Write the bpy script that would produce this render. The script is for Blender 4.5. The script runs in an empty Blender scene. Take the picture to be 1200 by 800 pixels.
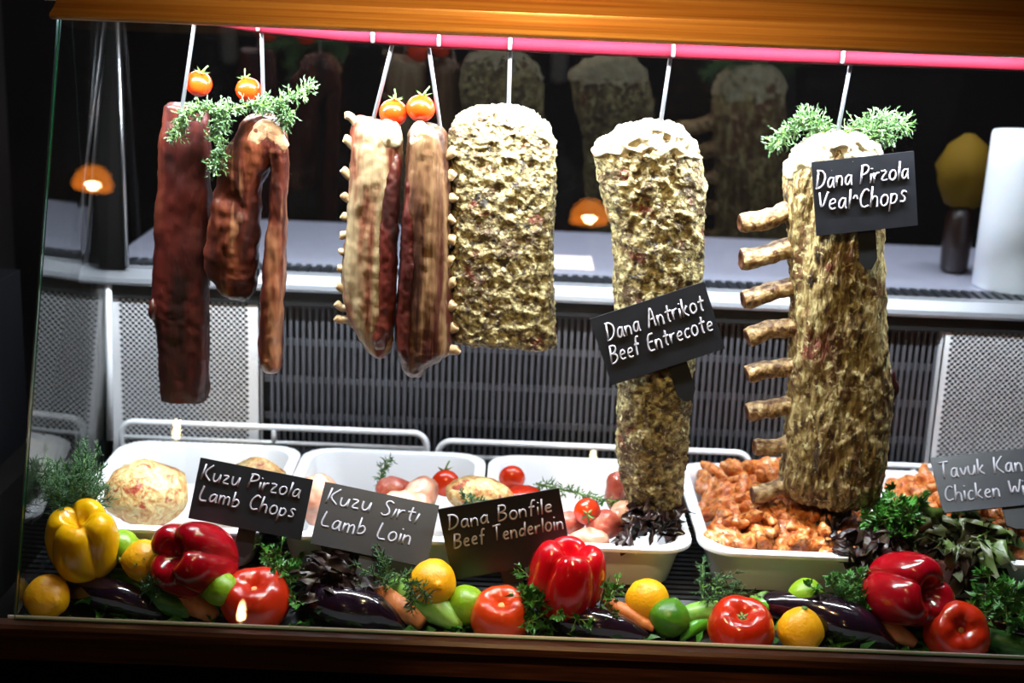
import bpy, math, random
import numpy as np
from mathutils import Vector, Matrix, noise
R_ = math.radians
random.seed(7)
S = bpy.context.scene
COL = S.collection

# ------------------------------------------------------------------ camera, world, light, exposure
FPX, PITCH, ROLL = 1650.0, R_(15), R_(2.3)
CAM = Vector((0, -1.5, .757))
_r0 = Vector((1, 0, 0)); _u0 = Vector((0, math.sin(PITCH), math.cos(PITCH))); FWD = Vector((0, math.cos(PITCH), -math.sin(PITCH)))
RT = _r0*math.cos(ROLL) + _u0*math.sin(ROLL); UP = -_r0*math.sin(ROLL) + _u0*math.cos(ROLL)
cd = bpy.data.cameras.new('camera'); cam = bpy.data.objects.new('camera', cd); COL.objects.link(cam)
cam.matrix_world = Matrix(((RT.x, UP.x, -FWD.x, CAM.x), (RT.y, UP.y, -FWD.y, CAM.y), (RT.z, UP.z, -FWD.z, CAM.z), (0, 0, 0, 1)))
cd.sensor_width = 36; cd.lens = FPX/1200*36; cd.clip_start = .05
cd.dof.use_dof = True; cd.dof.focus_distance = 1.68; cd.dof.aperture_fstop = 3.2
S.camera = cam
S.view_settings.view_transform = 'Standard'; S.view_settings.look = 'None'; S.view_settings.gamma = 1
S.view_settings.use_curve_mapping = False
S.view_settings.exposure = 0.0
S.cycles.transparent_max_bounces = 24; S.cycles.max_bounces = 8
S.cycles.sample_clamp_indirect = 4
LED_POWER, LED_Y, LED_Z = 80.0, .160, .700
W = bpy.data.worlds.new('world'); S.world = W; W.use_nodes = True
W.node_tree.nodes['Background'].inputs[0].default_value = (1, .8, .6, 1)
W.node_tree.nodes['Background'].inputs[1].default_value = .006

def area_light(name, loc, direction, sx, sy, power, color):
    l = bpy.data.lights.new(name, 'AREA'); l.shape = 'RECTANGLE'; l.size = sx; l.size_y = sy; l.energy = power; l.color = color
    o = bpy.data.objects.new(name, l); COL.objects.link(o); o.location = loc
    o.rotation_euler = Vector(direction).to_track_quat('-Z', 'Y').to_euler()
    return o
# the LED strip of the case, under the canopy
area_light('case_led_light', (.03, LED_Y, LED_Z - .006), (0, .5, -1), 1.2, .016, LED_POWER, (.86, .93, 1))
area_light('tray_fill_light', (.15, .44, .694), (0, -.12, -1), 1.3, .016, 9.0, (.86, .93, 1))   # added unseen strip under the case roof, whitens the trays
area_light('worktop_fill_light', (.3, .70, 1.35), (0, .14, -1), 1.2, .1, 40.0, (.82, .86, 1))  # added unseen light that brightens the rear worktop and the tub

def spot(name, loc, target, power, color, angle, rad=.04):
    l = bpy.data.lights.new(name, 'SPOT'); l.energy = power; l.color = color; l.spot_size = R_(angle); l.spot_blend = .8; l.shadow_soft_size = rad
    o = bpy.data.objects.new(name, l); COL.objects.link(o); o.location = loc
    o.rotation_euler = (Vector(target) - Vector(loc)).to_track_quat('-Z', 'Y').to_euler()
    return o

# ------------------------------------------------------------------ helpers
def ray(px, py): return RT*((px - 600)/FPX) - UP*((py - 400)/FPX) + FWD
def P(px, py, Y):
    v = ray(px, py); return CAM + v*((Y - CAM.y)/v.y)
def Q(px, py, z):
    v = ray(px, py); return CAM + v*((z - CAM.z)/v.z)
FL0, FLK = -.050, .36          # front trough floor: z = FL0 + FLK*Y
def rest(px, py, R):           # centre of a thing of radius R seen at a pixel and lying on the trough floor
    v = ray(px, py); t = (FL0 + R*1.03 + FLK*CAM.y - CAM.z)/(v.z - FLK*v.y); return CAM + v*t
ORG = {}
class MB:
    def __init__(s): s.v = []; s.f = []; s.m = []; s.mi = 0
    def add(s, vs, fs):
        n = len(s.v); s.v += [tuple(x) for x in vs]
        for f in fs: s.f.append(tuple(i + n for i in f)); s.m.append(s.mi)
        return s
    def box(s, c, d, rot=None):
        c = Vector(c); vs = []
        for z in (-.5, .5):
            for x, y in ((-.5, -.5), (.5, -.5), (.5, .5), (-.5, .5)):
                p = Vector((x*d[0], y*d[1], z*d[2])); vs.append(c + (rot @ p if rot else p))
        return s.add(vs, [(3, 2, 1, 0), (4, 5, 6, 7), (0, 1, 5, 4), (1, 2, 6, 5), (2, 3, 7, 6), (3, 0, 4, 7)])
    def bbox(s, x0, x1, y0, y1, z0, z1): return s.box(((x0+x1)/2, (y0+y1)/2, (z0+z1)/2), (x1-x0, y1-y0, z1-z0))
    def prism(s, prof, x0, x1, n=None):           # profile in (y, z), extruded along x
        k = len(prof); vs = [(x0, y, z) for y, z in prof] + [(x1, y, z) for y, z in prof]
        fs = [(i, (i+1) % k, (i+1) % k + k, i + k) for i in range(k)] + [tuple(range(k-1, -1, -1)), tuple(range(k, 2*k))]
        return s.add(vs, fs)
    def tube(s, pts, rad, n=12, cap=True, flat=(1, 1), ref=None, rfun=None):
        pts = [Vector(p) for p in pts]; k = len(pts)
        if not hasattr(rad, '__len__'): rad = [rad]*k
        vs = []; b = None
        for i, p in enumerate(pts):
            t = (pts[min(i+1, k-1)] - pts[max(i-1, 0)]).normalized()
            if b is None:
                a = Vector(ref) if ref else (Vector((0, 0, 1)) if abs(t.z) < .8 else Vector((1, 0, 0)))
                b = (a - t*a.dot(t)).normalized()
            else: b = (b - t*b.dot(t)).normalized()
            c = t.cross(b)
            for j in range(n):
                an = 2*math.pi*j/n; q = rfun(i/(k-1), an) if rfun else 1
                vs.append(p + (b*math.cos(an)*flat[0] + c*math.sin(an)*flat[1])*rad[i]*q)
        fs = [(i*n + j, i*n + (j+1) % n, (i+1)*n + (j+1) % n, (i+1)*n + j) for i in range(k-1) for j in range(n)]
        if cap: fs += [tuple(range(n-1, -1, -1)), tuple((k-1)*n + j for j in range(n))]
        return s.add(vs, fs)
    def loft(s, rings, cap0=True, cap1=True):
        n = len(rings[0]); vs = [p for r in rings for p in r]; k = len(rings)
        fs = [(i*n + j, i*n + (j+1) % n, (i+1)*n + (j+1) % n, (i+1)*n + j) for i in range(k-1) for j in range(n)]
        if cap0: fs.append(tuple(range(n-1, -1, -1)))
        if cap1: fs.append(tuple((k-1)*n + j for j in range(n)))
        return s.add(vs, fs)
    def ellipsoid(s, c, r, rot=None, nu=20, nv=12, fn=None):
        c = Vector(c); rings = []
        for i in range(nv + 1):
            a = math.pi*(i/nv - .5); a = max(-1.53, min(1.53, a))
            ring = []
            for j in range(nu):
                b = 2*math.pi*j/nu; d = Vector((math.cos(a)*math.cos(b), math.cos(a)*math.sin(b), math.sin(a)))
                if fn: d = d*fn(d)
                p = Vector((d.x*r[0], d.y*r[1], d.z*r[2])); ring.append(c + (rot @ p if rot else p))
            rings.append(ring)
        return s.loft(rings)
    def displace(s, fn, start=0):
        V = np.array(s.v); N = np.zeros_like(V)
        for f in s.f:
            if f[0] < start: continue
            a, b, c = V[f[0]], V[f[1]], V[f[2]]; nn = np.cross(b - a, c - a)
            if len(f) > 4: nn = nn*0.1
            for i in f: N[i] += nn
        L = np.linalg.norm(N, axis=1); L[L == 0] = 1; N /= L[:, None]
        for i in range(start, len(V)): V[i] += N[i]*fn(Vector(V[i]), N[i])
        s.v = [tuple(x) for x in V]; return s
    def build(s, name, mat, parent=None, loc=None, smooth=True):
        o_ = Vector(ORG[parent.name]) if parent else Vector(loc or (0, 0, 0))
        me = bpy.data.meshes.new(name); me.from_pydata([(x - o_.x, y - o_.y, z - o_.z) for x, y, z in s.v], [], s.f)
        for m in (mat if isinstance(mat, (list, tuple)) else [mat]): me.materials.append(m)
        me.polygons.foreach_set('material_index', s.m)
        if smooth: me.polygons.foreach_set('use_smooth', [True]*len(s.f))
        me.update()
        if smooth == 'auto': me.set_sharp_from_angle(angle=R_(35))
        o = bpy.data.objects.new(name, me); COL.objects.link(o)
        if parent: o.parent = parent
        else: o.location = o_
        ORG[o.name] = tuple(o_)
        return o
def tag(o, label, cat, group=None, kind=None):
    o['label'] = label; o['category'] = cat
    if group: o['group'] = group
    if kind: o['kind'] = kind
    return o
def thing(name, label, cat, loc, group=None):
    o = bpy.data.objects.new(name, None); COL.objects.link(o); o.location = loc; o.empty_display_size = .02
    ORG[o.name] = tuple(loc); return tag(o, label, cat, group)
def struct(o): o['kind'] = 'structure'; return o
def dup(root, loc, rot=None, label=None, group=None, scale=None):
    r = root.copy(); COL.objects.link(r); r.location = loc
    if rot is not None: r.rotation_euler = rot
    if scale: r.scale = (scale,)*3
    if label: r['label'] = label
    if group: r['group'] = group
    for ch in list(root.children):
        c = ch.copy(); COL.objects.link(c); c.parent = r
        for g in list(ch.children):
            d = g.copy(); COL.objects.link(d); d.parent = c
    return r
def fr(p, sc, oc=4, seed=0): return noise.fractal(Vector((p.x*sc + seed*7.3, p.y*sc + seed*3.1, p.z*sc - seed*5.7)), 1.0, 2.0, oc)
def lerp(a, b, t): return a + (b - a)*t
def curve_pts(pts, n):                               # Catmull-Rom through control points of any dimension
    A = np.array([tuple(p) for p in pts], float); k = len(A); out = []
    for q in np.linspace(0, k - 1, n):
        i = min(int(q), k - 2); t = q - i
        p0, p1, p2, p3 = A[max(i-1, 0)], A[i], A[i+1], A[min(i+2, k-1)]
        out.append(.5*((2*p1) + (p2 - p0)*t + (2*p0 - 5*p1 + 4*p2 - p3)*t*t + (3*p1 - p0 - 3*p2 + p3)*t**3))
    return out

# ------------------------------------------------------------------ materials
def srgb(h):
    if isinstance(h, str): h = [int(h[i:i+2], 16)/255 for i in (0, 2, 4)]
    return tuple((c/12.92 if c <= .04045 else ((c + .055)/1.055)**2.4) for c in h) + (1,)
def mat(name, stops, scale=25, detail=4, dist=0.0, rough=.5, bump=0, bscale=80, stretch=(1, 1, 1), metal=0, spec=.5, coat=0, sss=0, spots=None, bstretch=None, emit=None, ior=None):
    m = bpy.data.materials.new(name); m.use_nodes = True; nt = m.node_tree; n = nt.nodes; L = nt.links
    b = n['Principled BSDF']; b.inputs['Roughness'].default_value = rough; b.inputs['Metallic'].default_value = metal
    b.inputs['Specular IOR Level'].default_value = spec; b.inputs['Coat Weight'].default_value = coat; b.inputs['Coat Roughness'].default_value = .08
    if sss: b.inputs['Subsurface Weight'].default_value = sss; b.inputs['Subsurface Radius'].default_value = (.008, .003, .002); b.inputs['Subsurface Scale'].default_value = 1
    if isinstance(stops, str): stops = [(0, stops), (1, stops)]
    tc = n.new('ShaderNodeTexCoord')
    def noi(sc, de, st, di=0):
        mp = n.new('ShaderNodeMapping'); mp.inputs['Scale'].default_value = st; L.new(tc.outputs['Object'], mp.inputs[0])
        t = n.new('ShaderNodeTexNoise'); t.inputs['Scale'].default_value = sc; t.inputs['Detail'].default_value = de; t.inputs['Distortion'].default_value = di
        L.new(mp.outputs[0], t.inputs['Vector']); return t
    def ramp(src, st):
        r = n.new('ShaderNodeValToRGB'); e = r.color_ramp.elements
        while len(e) < len(st): e.new(.5)
        for i, (p, c) in enumerate(st): e[i].position = p; e[i].color = srgb(c) if isinstance(c, str) else (c, c, c, 1)
        L.new(src, r.inputs[0]); return r
    t = noi(scale, detail, stretch, dist); col = ramp(t.outputs[0], stops).outputs[0]
    for sp in (spots or []):                          # (scale, lo, hi, colour, stretch)
        t2 = noi(sp[0], 5, sp[4] if len(sp) > 4 else (1, 1, 1), .4); r2 = ramp(t2.outputs[0], [(sp[1], 0.0), (sp[2], 1.0)])
        mx = n.new('ShaderNodeMix'); mx.data_type = 'RGBA'; L.new(r2.outputs[0], mx.inputs[0]); L.new(col, mx.inputs[6]); mx.inputs[7].default_value = srgb(sp[3]); col = mx.outputs[2]
    L.new(col, b.inputs['Base Color'])
    if bump:
        t3 = noi(bscale, 6, bstretch or stretch); bp = n.new('ShaderNodeBump'); bp.inputs['Strength'].default_value = bump; bp.inputs['Distance'].default_value = .004
        L.new(t3.outputs[0], bp.inputs['Height']); L.new(bp.outputs[0], b.inputs['Normal'])
    if emit: b.inputs['Emission Color'].default_value = srgb(emit[0]); b.inputs['Emission Strength'].default_value = emit[1]
    return m
def glass_mat(name, tint, gain=1.0):
    m = bpy.data.materials.new(name); m.use_nodes = True; nt = m.node_tree; n = nt.nodes; L = nt.links
    n.remove(n['Principled BSDF']); out = n['Material Output']
    g = n.new('ShaderNodeNewGeometry'); io = n.new('ShaderNodeMix'); io.data_type = 'FLOAT'; io.inputs[2].default_value = 1.5; io.inputs[3].default_value = 1/1.5
    L.new(g.outputs['Backfacing'], io.inputs[0]); fz = n.new('ShaderNodeFresnel'); L.new(io.outputs[0], fz.inputs['IOR'])
    mu = n.new('ShaderNodeMath'); mu.operation = 'MULTIPLY'; mu.use_clamp = True; mu.inputs[1].default_value = gain; L.new(fz.outputs[0], mu.inputs[0])
    tr = n.new('ShaderNodeBsdfTransparent'); tr.inputs[0].default_value = tint; gl = n.new('ShaderNodeBsdfGlossy'); gl.inputs['Roughness'].default_value = 0.0
    mx = n.new('ShaderNodeMixShader'); L.new(mu.outputs[0], mx.inputs[0]); L.new(tr.outputs[0], mx.inputs[1]); L.new(gl.outputs[0], mx.inputs[2]); L.new(mx.outputs[0], out.inputs[0])
    return m
M = {}
M['steel'] = mat('steel', 'b8babf', rough=.28, metal=1, bump=.02)
M['brushed'] = mat('brushed_steel', [(.3, '9a9aa6'), (.7, 'b4b4c0')], scale=30, stretch=(1, 30, 1), rough=.45, metal=.6)
M['ledge'] = mat('satin_ledge_steel', '74767c', rough=.4, metal=.5)
M['hook'] = mat('hook_steel', 'b0b2b8', rough=.3, metal=.95)
M['black'] = mat('black_paint', '0b0b0c', rough=.5)
M['body'] = mat('case_body', [(.3, '040303'), (.7, '070605')], rough=.8, spec=.1)
M['wood'] = mat('dark_wood', [(.3, '2a1710'), (.55, '42261a'), (.75, '583422')], scale=9, stretch=(1, 25, 25), rough=.35, bump=.05, coat=.3)
M['trim'] = mat('copper_trim', [(.3, '8e5a22'), (.7, 'b48440')], scale=6, stretch=(.5, 40, 40), rough=.34, metal=.35)
M['rail'] = mat('rail_red', [(.3, '3a020d'), (.7, '420310')], scale=40, rough=.8, spec=.08, bump=.06, bscale=50)
M['white'] = mat('white_enamel', 'e9ebf0', rough=.3, coat=.2)
M['perf'] = mat('perforated_white', 'd6d6da', rough=.45)
M['grille'] = mat('grille_bar', '4c4c52', rough=.45, metal=.2)
M['deck'] = mat('deck_slats', '26272a', rough=.35, metal=.3)
M['glass'] = glass_mat('pane_glass', (.97, .985, .98, 1))
M['rear_glass'] = glass_mat('rear_pane_glass', (.93, .94, .95, 1), 1.5)
M['glass_edge'] = mat('green_glass_edge', '14603f', rough=.15)
M['slate'] = mat('slate_board', [(.3, '15161b'), (.7, '1b1c22')], scale=60, rough=.42, bump=.03, spec=.5)
M['chalk'] = mat('chalk_ink', 'a09ea8', rough=.8)
M['clear_edge'] = mat('clear_glass_edge', '2a3436', rough=.15)
M['fat_sheen'] = mat('brown_fat_sheen', [(.3, '7a5238'), (.7, 'b08a68')], scale=90, rough=.4, bump=.4, bscale=160, coat=.2)
M['led'] = mat('led_diffuser', 'ffffff', rough=.5, emit=('eef4ff', 6))
M['darkwall'] = mat('dark_plaster', [(.3, '0c0908'), (.7, '120e0c')], scale=4, rough=.9, spec=.1)
M['floor'] = mat('dark_floor', [(.3, '14110f'), (.7, '201b17')], scale=5, rough=.5)
M['deepred'] = mat('aged_red_meat', [(.36, '180402'), (.5, '300804'), (.63, '431008')], scale=36, detail=7, dist=.5, rough=.4, bump=.35, bscale=160, stretch=(1, 1, .25), spots=[(26, .55, .66, '4a1c0e', (1, 1, .2))], coat=.08)
M['folded'] = mat('folded_meat', [(.38, '220804'), (.5, '3e150a'), (.62, '582a16')], scale=34, detail=7, dist=.7, rough=.36, bump=.35, bscale=150, stretch=(1, 1, .2), spots=[(30, .53, .64, '704a30', (1.3, 1, .14))], coat=.15)
M['lambpale'] = mat('lamb_pale', [(.38, '4e1e10'), (.45, '6e4a34'), (.54, '7e6a4e'), (.66, '8e7e60')], scale=30, detail=7, dist=.8, rough=.42, bump=.45, bscale=150, stretch=(1.5, 1.5, .2), spots=[(20, .53, .61, '5c2816', (1.6, 1, .25))], coat=.1)
M['lambdark'] = mat('lamb_dark', [(.38, '281006'), (.46, '442816'), (.55, '5c4028'), (.66, '70563a')], scale=30, detail=7, dist=.8, rough=.4, bump=.45, bscale=150, stretch=(1.6, 1.6, .16), spots=[(20, .55, .63, '36120a', (2, 1, .2))], coat=.1)
M['crust'] = mat('crusted_fat', [(.35, '20160a'), (.45, '5a4a24'), (.53, '807248'), (.64, 'a69a6c')], scale=110, detail=9, dist=.5, rough=.6, bump=1.0, bscale=240, spots=[(40, .53, .63, '443012'), (34, .61, .70, '602a18'), (150, .56, .66, 'aea67c')])
M['crust2'] = mat('crusted_rib', [(.34, '2c1e0c'), (.44, '664e26'), (.53, '8c7848'), (.64, 'b0a272')], scale=100, detail=9, dist=.6, rough=.6, bump=1.0, bscale=230, stretch=(1.3, 1.3, .45), spots=[(34, .53, .64, '543616', (1.5, 1, .35)), (30, .62, .70, '5e2814', (1, 1, .4)), (140, .56, .66, 'bab080')])
M['fat'] = mat('white_fat', [(.3, '9a8c6c'), (.6, 'beb498')], scale=110, rough=.5, bump=.6, bscale=200)
M['bone'] = mat('rib_bone', [(.36, '5e4020'), (.5, '98784c'), (.64, 'c0aa80')], scale=110, detail=7, rough=.5, bump=.6, bscale=250, spots=[(90, .56, .66, '4a280f')])
M['smallbone'] = mat('lamb_bone', [(.3, '8a6c48'), (.7, 'ae9a78')], scale=100, rough=.5)
M['boneend'] = mat('bone_marrow', [(.3, '45200f'), (.7, '744a2a')], scale=150, rough=.6)
M['tomato'] = mat('tomato_skin', [(.25, 'a81c0a'), (.6, 'b82c10'), (.8, 'c85020')], scale=14, rough=.16, spec=.6, coat=.3, sss=.08)
M['tomato_orange'] = mat('orange_tomato_skin', [(.25, 'b8300e'), (.6, 'c84418'), (.8, 'd06a30')], scale=14, rough=.16, spec=.6, coat=.3, sss=.08)
M['cherry'] = mat('cherry_tomato', [(.3, 'c42404'), (.7, 'd43a08')], scale=20, rough=.18, spec=.6, coat=.3)
M['redpep'] = mat('red_pepper_skin', [(.3, 'a80514'), (.7, 'c00a18')], scale=12, rough=.13, spec=.6, coat=.5, sss=.04)
M['darkredpep'] = mat('dark_red_pepper_skin', [(.3, '8c0413'), (.7, 'a20718')], scale=12, rough=.13, spec=.6, coat=.5, sss=.04)
M['yelpep'] = mat('yellow_pepper_skin', [(.3, 'e0a406'), (.7, 'edb80c')], scale=12, rough=.15, spec=.6, coat=.4, sss=.08)
M['lemon'] = mat('lemon_peel', [(.3, 'dd9d0c'), (.7, 'ecb114')], scale=30, rough=.36, bump=.25, bscale=260, sss=.08)
M['lime'] = mat('lime_peel', [(.3, '5f8c12'), (.7, '92b428')], scale=25, rough=.3, bump=.2, bscale=260, sss=.05)
M['darklime'] = mat('dark_lime_peel', [(.3, '2f6412'), (.7, '54861c')], scale=25, rough=.3, bump=.2, bscale=260, sss=.05)
M['egg'] = mat('aubergine_skin', [(.3, '120812'), (.7, '20101f')], scale=10, rough=.13, spec=.7, coat=.6)
M['cuc'] = mat('cucumber_skin', [(.3, '1e4a14'), (.55, '34681e'), (.75, '6c9440')], scale=30, stretch=(.3, 2, 2), rough=.35, bump=.3, bscale=90)
M['palecuc'] = mat('pale_cucumber_skin', [(.3, '4f8a2e'), (.7, '8fba58')], scale=30, rough=.35, bump=.2)
M['carrot'] = mat('carrot_skin', [(.3, 'b4622c'), (.7, 'cc8048')], scale=26, stretch=(3, .4, 1), rough=.5, bump=.4, bscale=60)
M['chili'] = mat('green_chili', [(.3, '3f8a1c'), (.7, '5aa52c')], scale=20, rough=.2, coat=.3)
M['stem'] = mat('green_stem', [(.3, '3f6a20'), (.7, '6a8c3a')], scale=60, rough=.5)
M['scar'] = mat('tomato_scar', 'd09a58', rough=.6)
M['parsley'] = mat('parsley_leaf', [(.3, '1d4a12'), (.7, '3c7c22')], scale=40, rough=.45, sss=.05)
M['dill'] = mat('dill_frond', [(.3, '1c3c1c'), (.7, '396234')], scale=40, rough=.5)
M['thyme'] = mat('thyme_leaf', [(.3, '2c4424'), (.7, '55754a')], scale=60, rough=.5)
M['lollo'] = mat('dark_red_lettuce', [(.3, '120a0c'), (.55, '2a1614'), (.75, '3a3418')], scale=50, rough=.4, bump=.2)
M['redleaf'] = mat('red_green_lettuce', [(.3, '2a1014'), (.5, '33381a'), (.72, '4f6a2a')], scale=22, rough=.4, bump=.2)
M['chick'] = mat('marinated_chicken', [(.32, '8a3810'), (.44, 'b85e20'), (.56, 'd28444'), (.7, 'dca870')], scale=110, detail=7, dist=.8, rough=.28, bump=.6, bscale=240, spots=[(120, .57, .67, '6a280a')], coat=.4)
M['rawchick'] = mat('raw_chicken', [(.25, 'a8604a'), (.5, 'c48e76'), (.75, 'd0a894')], scale=50, detail=6, dist=1, rough=.3, bump=.3, coat=.3)
M['rawpink'] = mat('raw_pink_meat', [(.3, '8e2e24'), (.55, 'b05848'), (.75, 'c8907c')], scale=60, detail=6, dist=1.2, rough=.32, bump=.3, coat=.25)
M['rolled'] = mat('rolled_roast', [(.28, '8a4028'), (.42, 'b48850'), (.58, 'c4b07c'), (.75, 'cec49a')], scale=70, detail=7, dist=1.6, rough=.45, bump=.6, bscale=160, spots=[(60, .58, .65, '8e3a24')])
M['candle'] = mat('candle_wax', 'e8e6dc', rough=.5, sss=.3)
M['candlewhite'] = mat('white_tub_plastic', 'eef0f2', rough=.4, sss=.2)
M['pink_reflection'] = mat('pink_reflection', 'e8d2c8', rough=.8)
M['flame'] = mat('flame', 'ffb050', rough=.5, emit=('ffd890', 120))
M['bulb'] = mat('lamp_bulb', 'fff0d0', rough=.5, emit=('ffe4b0', 140))
M['shade'] = mat('amber_lamp_shade', 'd08030', rough=.5, emit=('d8741c', 11))
M['bluebin'] = mat('dark_blue_crate', '040509', rough=.8, spec=.1)
M['jar'] = mat('brown_jar_glaze', '1e0e08', rough=.3)
M['yellowcap'] = mat('yellow_cloth', '4a3602', rough=.8, spec=.1)

# ------------------------------------------------------------------ the room and the case
XL, XR = -.565, .82
struct(MB().bbox(-3, 3, -3.2, 3, -.95, -.9).build('floor', M['floor'], smooth=False))
struct(MB().bbox(-3, 3, 2.0, 2.1, -.9, 2.2).build('wall_back', M['darkwall'], smooth=False))
struct(MB().bbox(-1.75, -1.65, -3.2, 2.0, -.9, 2.2).build('wall_left', M['darkwall'], smooth=False))

case = thing('display_case', 'chilled glass-fronted meat display case with copper canopy and dark wooden sill', 'display case', (0, .25, -.9))
b = MB()
b.prism([(-.006, -.9), (.62, -.9), (.62, -.052), (-.006, -.052)], -.64, 1.0)
b.build('cabinet_body', M['body'], case, smooth=False)
MB().prism([(-.020, -.016), (-.020, -.007), (-.017, -.003), (-.0028, -.0025), (-.0028, -.05), (-.012, -.05), (-.012, -.018)], -.66, 1.0).build('wooden_sill', M['wood'], case, smooth=False)
MB().prism([(-.0026, -.05), (-.0026, .0002), (-.0022, .0012), (-.001, .0012), (-.0004, 0), (-.0004, -.05)], -.575, 1.0).build('steel_lip', M['white'], case, smooth=False)
# trough and slatted deck
b = MB(); b.prism([(.001, FL0), (.125, FL0 + FLK*.125), (.125, FL0 + FLK*.125 - .004), (.001, FL0 - .004)], -.575, .95); b.build('trough_floor', M['deck'], case, smooth=False)
b = MB(); b.bbox(-.6, .95, .125, .56, -.03, -.012)
for k in range(24): b.bbox(-.6, .95, .126 + k*.0145, .1345 + k*.0145, -.012, -.003)
b.build('deck_slats', M['deck'], case, smooth=False)
# front glass, leaning back; side glass
def pane(name, corners, th, mg, edge='clear_edge', parent=case):
    c = [Vector(p) for p in corners]; n = (c[1] - c[0]).cross(c[3] - c[0]).normalized()*th
    b = MB(); vs = c + [p + n for p in c]
    b.add(vs[:4], [(0, 1, 2, 3)]); b.add(vs[4:], [(3, 2, 1, 0)]); b.mi = 1
    for i in range(4):
        j = (i + 1) % 4; b.add([vs[i], vs[i+4], vs[j+4], vs[j]], [(0, 1, 2, 3)])
    o = b.build(name, [mg, M[edge]], parent, smooth=False); return o
GT = .69
gx0, gx1 = -.566, -.531
pane('front_glass', [(gx0, 0, -.002), (.95, 0, -.002), (.95, .152, GT), (gx1, .152, GT)], .006, M['glass'], 'glass_edge')
bl, tl = P(126, 512, .5), P(134, 26, .5)
pane('side_glass', [(gx0 - .001, .008, -.002), (gx1 - .001, .158, GT), (tl.x, .5, GT), (bl.x - .006, .5, -.002)], .005, M['glass'])
MB().tube([P(129, 515, .497), P(127, 333, .497)], .0052, 8).build('corner_post', M['white'], case)
MB().tube([P(149, 312, .488), P(137, 26, .488)], .0028, 8).build('glazing_post', M['steel'], case)
xa_, xb_ = P(114, 200, .5).x, P(145, 200, .5).x; MB().bbox(xa_, xb_, .492, .512, .309, .70).build('corner_mullion', M['body'], case, smooth=False)
# canopy trim
b = MB(); prof = [(.149, .676), (.122, .6765), (.113, .678), (.110, .681), (.112, .684), (.122, .688), (.132, .693), (.139, .699), (.1405, .704), (.138, .711), (.132, .720), (.120, .735)]
prof += [(.110, .755), (.108, .80), (.15, .81), (.62, .81), (.62, .76), (.2, .76), (.2, .72), (.158, .712), (.158, .676)]
b.prism(prof, -.532, 1.0); b.build('canopy_trim', M['trim'], case, smooth='auto')
MB().bbox(-.55, .9, LED_Y - .008, LED_Y + .01, LED_Z - .004, LED_Z + .012).build('light_housing', M['white'], case, smooth=False)
MB().bbox(-.55, .9, .43, .45, .697, .722).build('light_housing', M['white'], case, smooth=False)  # housing made up for the added rear strip
rl = [P(200, 28, .215), P(330, 36, .215), P(600, 52, .215), P(900, 66, .215), P(1200, 75, .215), P(1330, 79, .215)]
RZ = float(np.mean([p.z for p in rl[1:]])); RY = .215
RAILR = .0095
RAIL_LINE = [(-.45, .028), (-.39, .018), (-.31, .009), (-.22, .003), (-.1, 0), (.1, -.001), (.3, -.001), (.55, 0), (.95, 0)]
def railz(x): return RZ + float(np.interp(x, [p[0] for p in RAIL_LINE], [p[1] for p in RAIL_LINE]))
MB().tube([(x, RY, RZ + dz) for x, dz in RAIL_LINE], RAILR, 14).build('hanging_rail', M['rail'], case)
for x in (-.444, .902): MB().bbox(x - .002, x + .002, .2, .23, railz(x), .765).build('rail_bracket', M['steel'], case, smooth=False)
# rear: stainless lip, track, rear glass, worktop behind it
MB().prism([(.486, .286), (.484, .290), (.486, .296), (.500, .308), (.52, .309), (.52, .286)], -.63, 1.0).build('rear_ledge', M['ledge'], case, smooth=False)
b = MB(); b.bbox(-.63, 1.0, .52, .66, .262, .288)
for k in range(102): x = -.63 + k*.016; b.bbox(x, x + .009, .585, .655, .288, .292)
b.build('door_track', M['deck'], case, smooth=False)
ya = R_(2)
MB().prism([(.5, .262), (.515, .262), (.515, .286), (.5, .286)], -.63, 1.0).build('shadow_gap_strip', M['black'], case, smooth=False)
RL = math.tan(R_(4))*.46
pane('rear_glass', [(-.63, .546 - .45*math.tan(ya), .289), (1.0, .566, .289), (1.0, .566 - RL, .76), (-.63, .546 - .45*math.tan(ya) - RL, .76)], .005, M['rear_glass'])
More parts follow.
